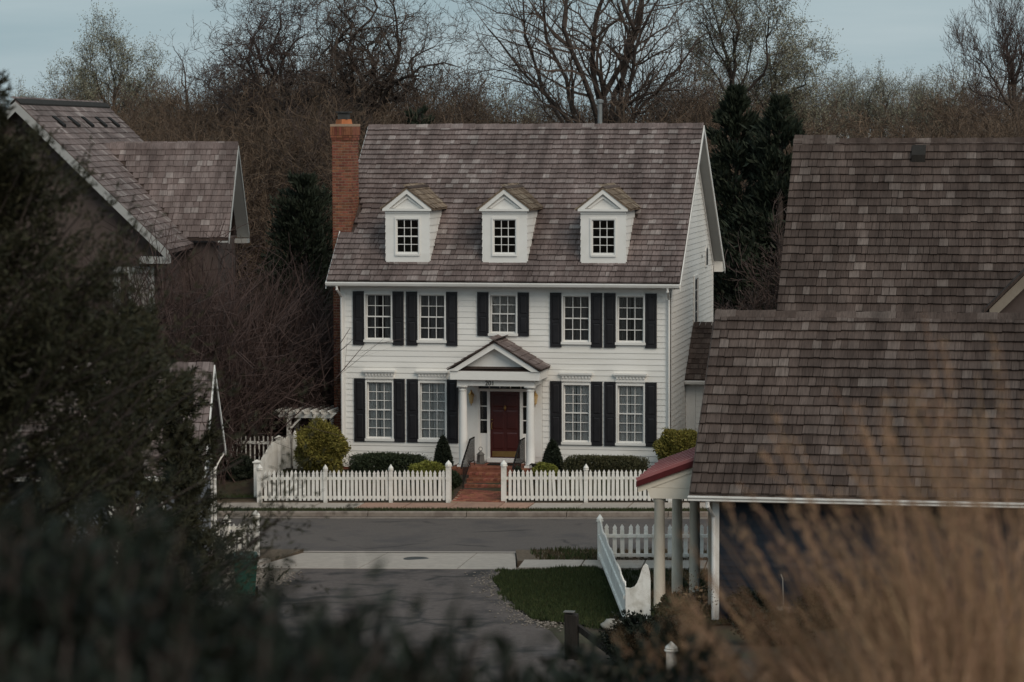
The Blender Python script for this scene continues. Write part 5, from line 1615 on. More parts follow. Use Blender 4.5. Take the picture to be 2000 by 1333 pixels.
for sx in (-1, 1):
    xe = LR + sx * (LEx - LR + .02)
    mb.prism([(LR, LRZ - .02), (xe, LEz - .02), (xe, LEz - .34), (LR, LRZ - .34)], lambda a, b: (a, LY0 - .04, b), lambda a, b: (a, LY0 - .001, b))
mb.build('rake_board', MT['soffit'], lroof)  # white boards coloured grey to paint in their shade
for sx in (-1, 1):
    xe = LR + sx * (LEx - LR)
    MB().prism([(LR, LRZ - .16), (xe, LEz - .16), (xe, LEz - .2), (LR, LRZ - .2)], lambda a, b: (a, LY0 + .001, b), lambda a, b: (a, -.6, b)).build('soffit', MT['soffit'], lroof)
for ya in (wy2, wey):
    MB().prism([(wr0, wrz - .13), (ya, wez - .13), (ya, wez - .17), (wr0, wrz - .17)], lambda a, b: (wx1 - .4, a, b), lambda a, b: (wx1 - .001, a, b)).build('soffit', MT['soffit'], wroof)
mb = MB()
for (ya, za) in ((wey - .03, wez), (wy2 + .03, wez)):
    mb.prism([(wr0, wrz - .02), (ya, za - .02), (ya, za - .2), (wr0, wrz - .2)], lambda a, b: (wx1 + .001, a, b), lambda a, b: (wx1 + .03, a, b))
mb.box(wx1 - .5, wx1 + .03, wy2 - .5, wy2 + .05, wez - .35, wez - .21)
mb.build('wing_rake_board', MT['soffit'], wroof)
mb = MB()
mb.prism([(LR - 4.4, .2), (LR + 4.4, .2), (LR + 4.4, LEz + .2), (LR, LRZ - .25), (LR - 4.4, LEz + .2)], lambda a, b: (a, -.65, b), lambda a, b: (a, -.45, b))
mb.box(LR + 4.2, LR + 4.4, -.448, 13.5, .2, LEz + .2)
mb.box(LR + 4.402, wx1 - .42, wey + .35, wy2 - .3, .2, wez - .18)
mb.build('wall', MT['taupe'], lh)
mb = MB(); mb.box(LEx - .9, LEx + .02, LY0 - .03, -.66, LEz - .42, LEz - .2); mb.build('eave_return', MT['soffit'], lh)
mb = MB()
wz0, wz1 = 4.05, 6.75
for (a, b) in ((-12.55, -12.32), (-12.05, -11.9), (-11.4, -11.24)):
    mb.box(a, b, -.76, -.652, wz0, wz1)
mb.box(-12.55, -11.24, -.78, -.653, wz1 + .001, wz1 + .2); mb.box(-12.6, -11.2, -.82, -.653, wz0 - .12, wz0 - .001); mb.box(-11.899, -11.401, -.75, -.653, 5.35, 5.42)
wn = mb.build('window', MT['soffit'], lh)  # white window frame greyed too, its shade put into the colour
for (a, b) in ((-12.32, -12.05), (-11.9, -11.4)):
    for (c, e) in ((wz0, 5.349), (5.421, wz1)):
        MB().box(a + .002, b - .002, -.70, -.69, c, e).build('pane', MT['curtain_dim'] if a > -12 else MT['glass'], wn)

lh.rotation_euler = (0, 0, R(8.5))

# ------------------------------------------------------------------ grey garage on the near side
ga = thing('garage', 'grey garage with shingle roof and white downspout behind the cedar', 'garage', (-4.18, -17.1, 0))
GX1, GX0, GE, GEZ, GR, GRZ = -4.18, -14.0, -20.1, 2.72, -17.1, 5.22
GB = 2 * GR - GE
mb = MB()
mb.hexa([(GX0, GE, GEZ - .1), (GX1, GE, GEZ - .1), (GX1, GR, GRZ - .1), (GX0, GR, GRZ - .1), (GX0, GE, GEZ - .01), (GX1, GE, GEZ - .01), (GX1, GR, GRZ - .01), (GX0, GR, GRZ - .01)])
mb.hexa([(GX0, GR + .002, GRZ - .1), (GX1, GR + .002, GRZ - .1), (GX1, GB, GEZ - .1), (GX0, GB, GEZ - .1), (GX0, GR + .002, GRZ - .01), (GX1, GR + .002, GRZ - .01), (GX1, GB, GEZ - .01), (GX0, GB, GEZ - .01)])
groof = mb.build('roof', MT['shingle'], ga)
shingle_roof(groof, (GX0 + 5, GE, GEZ), (1, 0, 0), (0, GR - GE, GRZ - GEZ), GX1 - GX0 - 5, math.hypot(GR - GE, GRZ - GEZ) - .02, .30, (.15, .38), MT['shingle'], 61, th=.03, nparts=170, prefer=lambda a, b: a)
mb = MB()
for ya in (GE - .02, GB + .02):
    mb.prism([(GR, GRZ - .005), (ya, GEZ - .005), (ya, GEZ - .2), (GR, GRZ - .2)], lambda a, b: (GX1 + .001, a, b), lambda a, b: (GX1 + .03, a, b))
mb.build('rake_board', MT['white'], groof)
mb = MB(); mb.box(-13.6, GX1 - .35, GE + .4, GB - .4, -.4, GEZ + .1); mb.prism([(GE + .42, GEZ + .102), (GB - .42, GEZ + .102), (GR, GRZ - .22)], lambda a, b: (-13.6, a, b), lambda a, b: (GX1 - .35, a, b)); mb.build('wall', MT['greyblue'], ga)
MB().prism(gk, lambda a, b: (GX0, GE - .002 + a, GEZ - .02 + b), lambda a, b: (GX1 + .03, GE - .002 + a, GEZ - .02 + b)).build('gutter', MT['white'], ga)
mb = MB(); mb.box(GX1 - .50, GX1 - .34, GE + .36, GE + .399, -.3, GEZ - .1); mb.box(GX1 - .349, GX1 - .31, GE + .36, GE + .55, -.3, GEZ - .1); mb.box(GX1 - .349, GX1 - .31, GB - .55, GB - .37, -.3, GEZ - .1); mb.build('corner_board', MT['white'], ga)
MB().tube([(GX1 - .02, GB + .0, GEZ - .1), (GX1 - .24, GB - .45, GEZ - .5), (GX1 - .24, GB - .45, .1)], .04, 8).build('downspout', MT['white'], ga)
mb = MB(); mb.box(-6.6, -5.2, GE + .36, GE + .398, -.2, 2.1); mb.build('white_door', MT['fence'], ga)

ga.rotation_euler = (0, 0, R(12))

# ------------------------------------------------------------------ bins, posts, rock
def bin_(label, x, y, rz, lid_m, open_=0.0):
    z0 = base(x) + .01
    b = thing('wheelie_bin', label, 'bin', (x, y, z0), rz)
    mb = MB(); mb.hexa([(-.22, -.25, .08), (.22, -.25, .08), (.22, .22, .08), (-.22, .22, .08), (-.29, -.33, .95), (.29, -.33, .95), (.29, .33, .95), (-.29, .33, .95)])
    mb.hexa([(-.31, -.35, .90), (.31, -.35, .90), (.31, .35, .90), (-.31, .35, .90), (-.31, -.35, .955), (.31, -.35, .955), (.31, .35, .955), (-.31, .35, .955)])
    bevel(mb.build('body', MT['bin'], b, wc=False), .02)
    lid = MB(); lid.hexa([(-.32, -.70, .0), (.32, -.70, .0), (.32, .02, .0), (-.32, .02, .0), (-.30, -.66, .05), (.30, -.66, .05), (.28, -.02, .11), (-.28, -.02, .11)])
    lo = lid.build('lid', MT[lid_m], b, wc=False); lo.location = (0, .34, .958); lo.rotation_euler = (-open_, 0, 0); bevel(lo, .02)
    mb = MB(); mb.tube([(-.25, .36, .9), (-.25, .43, .93), (.25, .43, .93), (.25, .36, .9)], .016, 6); mb.build('handle', MT['bin'], b, wc=False)
    for sx in (-.27, .27):
        mb = MB()
        mb.tube([(sx - .03, .26, .11), (sx + .03, .26, .11)], .11, 14); mb.build('wheel', MT['black'], b, wc=False)
    return b


bin_('dark green wheeled bin standing below the short picket fence', -2.05, -21.6, 0.3, 'bin', .05)
bin_('green wheeled bin with a pale lid half hidden by the juniper', -2.15, -25.6, -.35, 'binlid', .12)
wp = thing('wooden_post', 'dark weathered wooden post with a sloping rail at the lawn corner', 'post', (7.35, -29.2, base(7.35)))
mb = MB(); mb.hexa([(7.18, -29.3, -.1), (7.46, -29.3, -.1), (7.46, -29.05, -.1), (7.18, -29.05, -.1), (7.17, -29.3, 1.12), (7.44, -29.3, 1.08), (7.44, -29.05, 1.10), (7.17, -29.05, 1.14)]); bevel(mb.build('post', MT['oldwood'], wp), .02)
mb = MB(); mb.box(7.15, 7.38, -29.32, -29.1, 1.145, 1.16); mb.build('post_cap', MT['stone'], wp)
mb = MB(); mb.bar((7.45, -29.18, .82), (8.5, -30.0, .30), .09, .13); mb.build('rail', MT['oldwood'], wp)
rng_ = np.random.default_rng(4)


def rock(label, c, r, seed):
    import bmesh
    bm = bmesh.new(); bmesh.ops.create_icosphere(bm, subdivisions=3, radius=1)
    rg = np.random.default_rng(seed); ph = rg.uniform(0, 6, 6)
    for v in bm.verts:
        d = v.co
        k = 1 + .16 * math.sin(d.x * 2.3 + ph[0]) * math.sin(d.y * 2.9 + ph[1]) + .09 * math.sin(d.z * 5 + d.x * 4 + ph[2]) + .04 * math.sin(d.x * 11 + d.y * 9 + ph[3])
        v.co = Vector((c[0] + d.x * r[0] * k, c[1] + d.y * r[1] * k, c[2] + max(d.z, -.55) * r[2] * k))
    me = bpy.data.meshes.new('rock'); bm.to_mesh(me); bm.free(); me.materials.append(MT['rock'])
    me.polygons.foreach_set('use_smooth', np.ones(len(me.polygons), dtype=bool))
    return tag(link(bpy.data.objects.new('rock', me)), label, 'rock')


rock('pale flat rock lying at the foot of the scalloped fence', (7.62, -25.6, base(7.6) + .09), (.30, .22, .13), 2)
rock('small dark edged stone under the tall fence post', (7.98, -25.75, base(8) + .05), (.14, .12, .09), 5)
wpost = thing('white_post', 'white pointed post top among the dry grass below the porch', 'post', (10.2, -34.5, .2))
inst('post', post_mesh(.17, 1.35), wpost, Matrix.Translation((10.17, -34.5, .15)))
ps = thing('flower_pot', 'pale pot hanging on a thin hook before the navy wall', 'pot', (11.35, -25.3, .2))
mb = MB(); mb.lathe([(.10, 0), (.16, .22), (.18, .24), (.17, .26), (0, .24)], 14, (11.35, -25.3, .45)); mb.build('pot', MT['pot'], ps)
mb = MB(); mb.tube([(11.35, -25.3, .2), (11.35, -25.25, .9), (11.34, -25.3, 1.35), (11.30, -25.3, 1.45)], .012, 5); mb.build('hook', MT['pot'], ps)
# ------------------------------------------------------------------ bare trees
def nrm(v):
    return v / (math.sqrt(v[0] * v[0] + v[1] * v[1] + v[2] * v[2]) + 1e-9)


class Tree:
    """grows a branching skeleton; segments are (p, q, r0, r1, level)"""

    def __init__(s, seed, kids, maxlev, wob=.28, up=.10, ang=(28, 62), ratio=(.42, .68), rmin=.008, nseg=(6, 10, 7, 4, 2, 2), low=.22):
        s.rg = np.random.default_rng(seed); s.kids = kids; s.maxlev = maxlev; s.wob = wob; s.up = up; s.ang = ang; s.ratio = ratio; s.rmin = rmin; s.nseg = nseg
        s.seg = []; s.tips = []; s.low = low

    def branch(s, p, d, L_, r, lev, end=None):
        rg = s.rg
        n = s.nseg[min(lev, len(s.nseg) - 1)]
        pts = [p]; rs_ = [r]; ds = []
        q = p
        for i in range(n):
            w = rg.normal(size=3) * s.wob * (1.0 if lev else .5)
            if end is not None:                      # steered limb: bend towards its end
                t = (end - q); d = nrm(d * .6 + nrm(t) * .42 + w * .8)
            else:
                d = nrm(d + w + np.array([0, 0, s.up]))
            q = q + d * (L_ / n)
            r1 = max(r * (1 - (i + 1) / n * .72), s.rmin)
            s.seg.append((pts[-1], q, rs_[-1], r1, lev))
            pts.append(q); rs_.append(r1); ds.append(d)
        if lev >= s.maxlev:
            s.tips.append((q, d)); return
        nk = s.kids[min(lev, len(s.kids) - 1)]
        for k in range(nk):
            t = rg.uniform(s.low if lev == 0 else .22, 1.0) if k else 1.0
            f = t * n; i = min(int(f), n - 1); u = f - i
            pp = pts[i] * (1 - u) + pts[i + 1] * u; rr_ = rs_[i] * (1 - u) + rs_[i + 1] * u
            dd = ds[i]
            a = R(rg.uniform(*s.ang)) * (.5 if k == 0 else 1)
            ax = rg.normal(size=3); ax = nrm(ax - dd * ax.dot(dd))
            cd = nrm(dd * math.cos(a) + ax * math.sin(a))
            s.branch(pp, cd, L_ * rg.uniform(*s.ratio), max(rr_ * rg.uniform(.5, .75), s.rmin), lev + 1)

    def tubes(s, lo, hi):
        S = [x for x in s.seg if lo <= x[4] <= hi]
        if not S:
            return np.zeros((0, 3)), np.zeros((0, 4), int)
        P0 = np.array([x[0] for x in S]); P1 = np.array([x[1] for x in S]); r0 = np.array([x[2] for x in S]); r1 = np.array([x[3] for x in S])
        return tubes_np(P0, P1, r0, r1, 6 if lo == 0 and hi <= 1 else 3)


def tubes_np(P0, P1, r0, r1, n):
    D = P1 - P0; D = D / (np.linalg.norm(D, axis=1, keepdims=True) + 1e-9)
    ref = np.where(np.abs(D[:, 2:3]) < .9, np.array([[0, 0, 1.]]), np.array([[1., 0, 0]]))
    A = np.cross(D, ref); A /= np.linalg.norm(A, axis=1, keepdims=True) + 1e-9; B = np.cross(D, A)
    m = len(P0); V = np.zeros((m, 2 * n, 3))
    for k in range(n):
        t = 2 * math.pi * k / n
        o = A * math.cos(t) + B * math.sin(t)
        V[:, k] = P0 + o * r0[:, None]; V[:, n + k] = P1 + o * r1[:, None]
    base_ = (np.arange(m) * 2 * n)[:, None]
    F_ = np.concatenate([base_ + np.array([[k, (k + 1) % n, n + (k + 1) % n, n + k]]) for k in range(n)], 0)
    return V.reshape(-1, 3), F_


def ribbons_np(P0, P1, r0, r1):
    D = P1 - P0; D = D / (np.linalg.norm(D, axis=1, keepdims=True) + 1e-9)
    rg = np.random.default_rng(9); A = np.cross(D, rg.normal(size=D.shape)); A /= np.linalg.norm(A, axis=1, keepdims=True) + 1e-9
    V = np.stack([P0 - A * r0[:, None], P0 + A * r0[:, None], P1 + A * r1[:, None], P1 - A * r1[:, None]], 1).reshape(-1, 3)
    return V, np.arange(len(V)).reshape(-1, 4)


def twigs_np(T, lo):
    """boughs as tubes, the finest twigs as narrow strips"""
    V1, F1 = T.tubes(lo, 3 if lo < 3 else lo)
    S = [x for x in T.seg if x[4] > max(3, lo)]
    if not S:
        return V1, F1
    V2, F2 = ribbons_np(*[np.array([x[i] for x in S]) for i in range(4)])
    return np.concatenate([V1, V2]), np.concatenate([F1, F2 + len(V1)])


def tree_obj(label, base_pt, T, m_trunk='bark', m_twig='twig', buds=None, nb=0, bsize=.09, trunk_lev=1, rz=0, group=None, name='bare_tree', cat='tree'):
    """T in local coordinates (base at origin)"""
    root = thing(name, label, cat, base_pt, rz, group)
    V, F_ = T.tubes(0, trunk_lev); obj_np('trunk', V, F_, MT[m_trunk], root, smooth=True, wc=False)
    V, F_ = twigs_np(T, trunk_lev + 1); obj_np('crown', V, F_, MT[m_twig], root, wc=False)
    if buds:
        rg = np.random.default_rng(len(T.tips))
        tp = np.array([t[0] for t in T.tips]); td = np.array([t[1] for t in T.tips])
        idx = rg.integers(0, len(tp), nb)
        V, F_ = quads(tp[idx] + rg.normal(0, bsize * 1.6, (nb, 3)), td[idx] + rg.normal(0, .8, (nb, 3)), bsize * rg.uniform(.5, 1.4, nb), bsize * .6, rg)
        obj_np('buds', V, F_, MT[buds], root, wc=False)
    return root


def copy_tree(root, label, loc, rz, sc, group=None):
    o = root.copy(); link(o); o.location = loc; o.rotation_euler = (0, 0, rz); o.scale = sc
    o['label'] = label
    if group:
        o['group'] = group
    for c in list(root.children):
        k = c.copy(); link(k); k.parent = o; k.matrix_parent_inverse = Matrix.Identity(4)
    return o


def on_ground(px, Y):
    p = atY(px, 258, Y)
    return Vector((p.x, Y, ground_z(p.x, Y) - .1))


def rel(b, px, py, Y):
    """a target point relative to base b"""
    p = atY(px, py, Y); return np.array([p.x - b.x, p.y - b.y, p.z - b.z])


def hero(label, px, Y, limbs, seed, fork_py, r=.32, kids=(0, 10, 7, 6, 3), maxlev=4, wob=.33, twig='twig', buds=None, nb=0, up=.06, rmin=.0075, depth=3.0, ratio=(.34, .6), bark='bark', bsize=.09):
    b = on_ground(px, Y)
    T = Tree(seed, kids, maxlev, wob=wob, up=up, rmin=rmin, ratio=ratio)
    fk = rel(b, px, fork_py, Y)
    n = 5; p = np.zeros(3)
    for i in range(n):
        q = fk * (i + 1) / n + T.rg.normal(size=3) * np.array([.12, .12, 0])
        T.seg.append((p, q, r * (1 - .06 * i), r * (1 - .06 * (i + 1)), 0)); p = q
    for k, (lx, ly, lr) in enumerate(limbs):
        e = rel(b, lx, ly, Y + T.rg.uniform(-depth, depth))
        L_ = np.linalg.norm(e - p) * 1.06
        d0 = nrm(nrm(e - p) + np.array([0, 0, .35]))
        T.branch(p, d0, L_, lr * .82, 1, end=e)
    return tree_obj(label, b, T, bark, twig, buds, nb, bsize, trunk_lev=1)


# the great many-stemmed tree above the ridge
hero('huge many-stemmed bare tree rising behind the right half of the white roof', 1185, 34,
     [(955, 60, .13), (1010, 5, .14), (1065, -60, .16), (1120, -120, .20), (1150, -150, .19), (1195, -160, .2), (1225, -120, .18), (1285, -60, .17), (1335, -20, .16), (1385, 80, .13), (1100, 120, .10), (1270, 130, .10)],
     101, 330, r=.5, kids=(0, 13, 8, 7), wob=.22, ratio=(.24, .46))
hero('gnarled bare oak with spreading crown between chimney and big tree', 718, 36,
     [(570, 55, .11), (625, -5, .13), (680, -40, .14), (740, -35, .15), (800, -5, .14), (860, 50, .13), (900, 120, .12), (585, 150, .10), (850, 180, .11), (650, 80, .1), (780, 90, .1)],
     102, 225, r=.36, kids=(0, 13, 9, 7), wob=.42, ratio=(.28, .52))
hero('dense bare oak left of the chimney against the sky', 560, 42,
     [(425, 105, .11), (470, 50, .12), (525, 20, .13), (590, 10, .13), (635, 60, .12), (405, 175, .1), (660, 150, .1), (545, 90, .1)],
     103, 235, r=.3, kids=(0, 13, 9, 8), wob=.42, ratio=(.3, .55), twig='twig_red')
hero('tall pale budding tree right of the huge bare tree', 1430, 40,
     [(1360, 40, .10), (1400, -30, .12), (1440, -40, .12), (1475, 20, .10), (1490, 90, .08), (1375, 120, .08)],
     104, 200, r=.24, kids=(0, 10, 7, 7), twig='twig_pale', buds='bud', nb=16000, up=.16, wob=.26, bsize=.085)
hero('pale budding tree with drooping crown behind the dark evergreens', 1512, 44,
     [(1465, 140, .08), (1500, 105, .1), (1535, 100, .1), (1565, 135, .09), (1578, 180, .07), (1550, 215, .06)],
     105, 225, r=.2, kids=(0, 10, 7, 7), twig='twig_pale', buds='bud', nb=15000, up=.02, wob=.28, bsize=.085)
hero('pale feathery tree rising above the gable of the taupe house', 215, 75,
     [(150, 165, .1), (185, 130, .12), (215, 118, .12), (248, 135, .1), (275, 168, .08), (170, 195, .08)],
     106, 225, r=.22, kids=(0, 10, 7, 7), twig='twig_pale', buds='bud', nb=12000, up=.2, wob=.24, bsize=.1)
hero('thin broken bare tree standing alone above the woods', 368, 70,
     [(345, 112, .06), (372, 118, .07), (388, 135, .05)], 107, 185, r=.13, kids=(0, 6, 4, 3), maxlev=3, wob=.35, ratio=(.2, .4))
hero('upright reddish bare tree at the frame edge behind the tall shingle roof', 1985, 46,
     [(1905, 110, .09), (1930, 80, .1), (1960, 60, .11), (1990, 40, .12), (2030, 50, .12), (2070, 90, .1), (1890, 170, .08)],
     108, 215, r=.26, kids=(0, 11, 8, 7), twig='twig_red', up=.28, wob=.22)

# mid-distance trees that can be told apart: a few grown forms, copied
forms = []
for k, (sd, wob, up, tw, bd, nb) in enumerate([(201, .30, .10, 'twig', 'bud_brown', 2500), (202, .26, .18, 'twig_red', None, 0), (203, .24, .12, 'twig_pale', 'bud', 12000), (204, .34, .06, 'twig', None, 0)]):
    T = Tree(sd, (9, 7, 6, 4, 3), 4, wob=wob, up=up, rmin=.009, nseg=(6, 4, 3, 3, 2))
    T.branch(np.zeros(3), np.array([0, 0, 1.]), 7.2, .22, 0)
    top = max(t[0][2] for t in T.tips)
    forms.append((T, top, tw, bd, nb))
def dome_form(seed, H=10.0):
    T = Tree(seed, (0, 9, 7, 6), 4, wob=.2, up=.12, rmin=.010, ratio=(.28, .5), nseg=(5, 7, 5, 3, 2))
    p = np.zeros(3)
    for i in range(5):
        q = np.array([T.rg.normal(0, .05), T.rg.normal(0, .05), H * .36 * (i + 1) / 5]); T.seg.append((p, q, .24 - .02 * i, .22 - .02 * i, 0)); p = q
    for k in range(11):
        a = k * 2.4; rad = (.15 + .85 * ((k + .5) / 11) ** .5) * H * .34; e = np.array([math.cos(a) * rad, math.sin(a) * rad, H * (1.0 - .30 * (rad / (H * .34)) ** 2)])
        T.branch(p, nrm(nrm(e - p) + np.array([0, 0, .3])), np.linalg.norm(e - p), .15, 1, end=e)
    return T


T = dome_form(911)
forms[2] = (T, max(t[0][2] for t in T.tips), 'twig_pale', 'bud', 8000)
T = dome_form(915)
forms.append((T, max(t[0][2] for t in T.tips), 'twig', 'bud_brown', 3000))
T = dome_form(919)
forms.append((T, max(t[0][2] for t in T.tips), 'wood_far', None, 0))
mids = [  # px, Y, top_py, form, where
    (145, 80, 118, 2, 'pale rounded tree merging with the feathery tree on its left'),
    (262, 78, 112, 2, 'pale rounded tree merging with the feathery tree on its right'),
    (330, 56, 142, 4, 'broad brown crown left of the thin broken tree'),
    (438, 52, 112, 5, 'broad brown crown between the thin broken tree and the dense oak'),
    (505, 52, 78, 4, 'tall brown crown behind the dense bare oak'),
    (602, 50, 70, 5, 'tall brown crown above the chimney'),
    (668, 46, 105, 4, 'brown crown between chimney and gnarled oak'),
    (780, 50, 95, 5, 'brown crown behind the gnarled oak over the first dormer'),
    (868, 46, 112, 4, 'brown crown at the edge of the gnarled oak'),
    (935, 52, 150, 5, 'low brown crown in the gap of the treeline'),
    (1075, 50, 140, 4, 'brown crown behind the thin stems of the huge tree'),
    (1262, 48, 118, 5, 'brown crown behind the huge tree near the vent pipe'),
    (1335, 46, 98, 4, 'brown crown left of the tall pale budding tree'),
    (1412, 50, 130, 5, 'brown crown above the tall dark evergreen'),
    (1905, 70, 120, 5, 'brown crown beside the upright reddish tree'),
    (40, 95, 150, 2, 'small pale tree at the frame edge above the taupe gable'),
    (95, 90, 160, 2, 'pale slim tree just left of the feathery tree'),
    (300, 60, 140, 0, 'russet tree right of the feathery tree'),
    (410, 50, 135, 1, 'reddish bare tree right of the thin broken tree'),
    (475, 34, 200, 3, 'brown bare tree directly over the taupe wing ridge'),
    (620, 30, 190, 1, 'dark bare tree just left of the chimney top'),
    (905, 48, 120, 0, 'russet tree in the gap between oak and huge tree'),
    (965, 56, 135, 2, 'pale tree in the sky gap left of the huge tree'),
    (1050, 44, 150, 0, 'russet tree behind the thin stems over the middle dormer'),
    (1290, 42, 120, 3, 'brown bare tree right of the vent pipe'),
    (1350, 50, 100, 0, 'russet tree beside the tall pale budding tree'),
    (1620, 110, 130, 2, 'pale round crowned tree next to the drooping crown'),
    (1665, 120, 118, 2, 'pale round crowned tree, second right of the drooping crown'),
    (1715, 100, 112, 2, 'pale round crowned tree over the tall roof vent'),
    (1770, 118, 128, 2, 'pale round crowned tree right of the roof vent'),
    (1815, 108, 140, 2, 'small pale tree in the dip of the treeline'),
    (1860, 90, 108, 2, 'tall pale tree left of the upright reddish tree'),
    (1590, 80, 175, 0, 'low russet tree right of the dark evergreens'),
    (1930, 60, 160, 1, 'reddish tree under the upright tree at the frame edge'),
]
done = {}
GRP = 'bare trees of the wood'
for i, (px, Y, top, fm, lab) in enumerate(mids):
    b = on_ground(px, Y)
    T, h0, tw, bd, nb = forms[fm]
    sc = (atY(px, top, Y).z - b.z) / h0
    rz = (i * 2.4) % 6.28
    w_ = max(sc, .62) * (1.0 if fm != 2 else .9)
    if fm not in done:
        o = tree_obj(lab, b, T, 'bark', tw, bd, nb, .13 if fm == 2 else .12, trunk_lev=1, rz=rz, group=GRP); o.scale = (w_, w_, sc); done[fm] = o
    else:
        copy_tree(done[fm], lab, b, rz, (w_, w_, sc), GRP)

# the wood behind: one tangled mass
SKYLINE = [(-200, 185), (0, 178), (130, 168), (200, 130), (280, 145), (400, 145), (480, 100), (560, 75), (650, 90), (720, 70), (860, 100), (930, 155), (1000, 172), (1100, 135), (1250, 115),
           (1350, 95), (1450, 70), (1550, 120), (1600, 150), (1720, 135), (1800, 155), (1860, 125), (1950, 105), (2000, 85), (2200, 80)]
skyl = lambda px: float(np.interp(px, [q[0] for q in SKYLINE], [q[1] for q in SKYLINE]))
wcol = bpy.data.collections.new('woodland_forms')
wood_h = []
for k in range(7):
    T = Tree(301 + k, (9, 7, 5, 4), 4, wob=.30, up=.09, rmin=.009, nseg=(6, 8, 5, 3, 2), low=.35)
    T.branch(np.zeros(3), np.array([0, 0, 1.]), 6.6, .24, 0)
    V0, F0 = T.tubes(0, 2); V1, F1 = twigs_np(T, 3)
    me = mesh_np('wood_form', np.concatenate([V0, V1]), np.concatenate([F0, F1 + len(V0)]), MT['bark'])
    me.materials.append(MT['wood_far'])
    me.polygons.foreach_set('material_index', np.concatenate([np.zeros(len(F0), dtype=np.int32), np.ones(len(F1), dtype=np.int32)]))
    wcol.objects.link(bpy.data.objects.new('wood_form_%d' % k, me))
    wood_h.append(max(t[0][2] for t in T.tips))
rgw = np.random.default_rng(77)
WP = []; WR = []; WS = []; WI = []
for i in range(400):
    band = i % 3
    Y = (rgw.uniform(34, 60), rgw.uniform(55, 110), rgw.uniform(27, 38))[band]
    px = rgw.uniform(-180, 2180)
    if band == 2 and 640 < px < 1400:
        Y = rgw.uniform(28, 50)
    top = skyl(px) + (rgw.uniform(-8, 85), rgw.uniform(-15, 70), rgw.uniform(50, 170))[band]
    if 1590 < px < 1890:
        top += 55
    elif band < 2:
        top += -4 if px < 700 else 16
    b = on_ground(px, Y)
    k = i % 7
    sc = max((atY(px, top, Y).z - b.z) / wood_h[k], .4); sw_ = max(min(sc, 1.6), .8) * rgw.uniform(.9, 1.35)
    WP.append((b.x, b.y, b.z)); WR.append((0, 0, rgw.uniform(0, 6.28))); WS.append((sw_, sw_, sc)); WI.append(k)
wme = bpy.data.meshes.new('woodland')
wme.vertices.add(len(WP)); wme.vertices.foreach_set('co', np.array(WP, dtype=np.float32).ravel())
for nm, ty, da in (('w_rot', 'FLOAT_VECTOR', WR), ('w_scale', 'FLOAT_VECTOR', WS)):
    at_ = wme.attributes.new(nm, ty, 'POINT'); at_.data.foreach_set('vector', np.array(da, dtype=np.float32).ravel())
at_ = wme.attributes.new('w_form', 'INT', 'POINT'); at_.data.foreach_set('value', np.array(WI, dtype=np.int32))
wme.materials.append(MT['wood_far'])
wood = link(bpy.data.objects.new('woodland', wme))
ng = bpy.data.node_groups.new('woodland_scatter', 'GeometryNodeTree')
ng.interface.new_socket('Geometry', in_out='INPUT', socket_type='NodeSocketGeometry')
ng.interface.new_socket('Geometry', in_out='OUTPUT', socket_type='NodeSocketGeometry')
gi = ng.nodes.new('NodeGroupInput'); go = ng.nodes.new('NodeGroupOutput')
ci = ng.nodes.new('GeometryNodeCollectionInfo'); ci.inputs['Collection'].default_value = wcol
ci.inputs['Separate Children'].default_value = True; ci.inputs['Reset Children'].default_value = True
ip = ng.nodes.new('GeometryNodeInstanceOnPoints'); ip.inputs['Pick Instance'].default_value = True


def named(nm, ty):
    n_ = ng.nodes.new('GeometryNodeInputNamedAttribute'); n_.data_type = ty; n_.inputs['Name'].default_value = nm
    return n_.outputs['Attribute']


ng.links.new(gi.outputs[0], ip.inputs['Points']); ng.links.new(ci.outputs[0], ip.inputs['Instance'])
ng.links.new(named('w_form', 'INT'), ip.inputs['Instance Index']); ng.links.new(named('w_rot', 'FLOAT_VECTOR'), ip.inputs['Rotation']); ng.links.new(named('w_scale', 'FLOAT_VECTOR'), ip.inputs['Scale'])
ng.links.new(ip.outputs[0], go.inputs[0])
md = wood.modifiers.new('scatter', 'NODES'); md.node_group = ng
tag(wood, 'tangled brown mass of leafless woodland behind the houses', 'woodland', kind='stuff')

# brushwood along the wood's edge: arching stems in thousands
def thicket(name, label, spots, n, h, m, seed, r=.012, spread=1.2):
    rg = np.random.default_rng(seed)
    P0 = []; P1 = []; R0 = []; R1 = []
    for _ in range(n):
        sx, sy, sr, sh = spots[rg.integers(0, len(spots))]
        x = sx + rg.normal(0, sr); y = sy + rg.normal(0, sr * .5)
        z = ground_z(x, y)
        d = nrm(np.array([rg.normal(0, .35), rg.normal(0, .35), 1.0])); p = np.array([x, y, z]); L_ = sh * rg.uniform(.5, 1.1); rad = r * rg.uniform(.8, 1.8)
        for k in range(4):
            d = nrm(d + rg.normal(0, .12, 3)); q = p + d * L_ / 4
            P0.append(p); P1.append(q); R0.append(rad * (1 - k * .2)); R1.append(rad * (1 - (k + 1) * .2)); 
            for _t in range(3):
                t = rg.uniform(0, 1); pp = p * (1 - t) + q * t; dd = nrm(d + rg.normal(0, .6, 3)); qq = pp + dd * L_ * rg.uniform(.08, .22)
                P0.append(pp); P1.append(qq); R0.append(rad * .55); R1.append(rad * .3)
            p = q
    V, F_ = ribbons_np(np.array(P0), np.array(P1), np.array(R0) * 1.2, np.array(R1) * 1.2)
    o = obj_np(name, V, F_, MT[m])
    return tag(o, label, 'brushwood', kind='stuff')


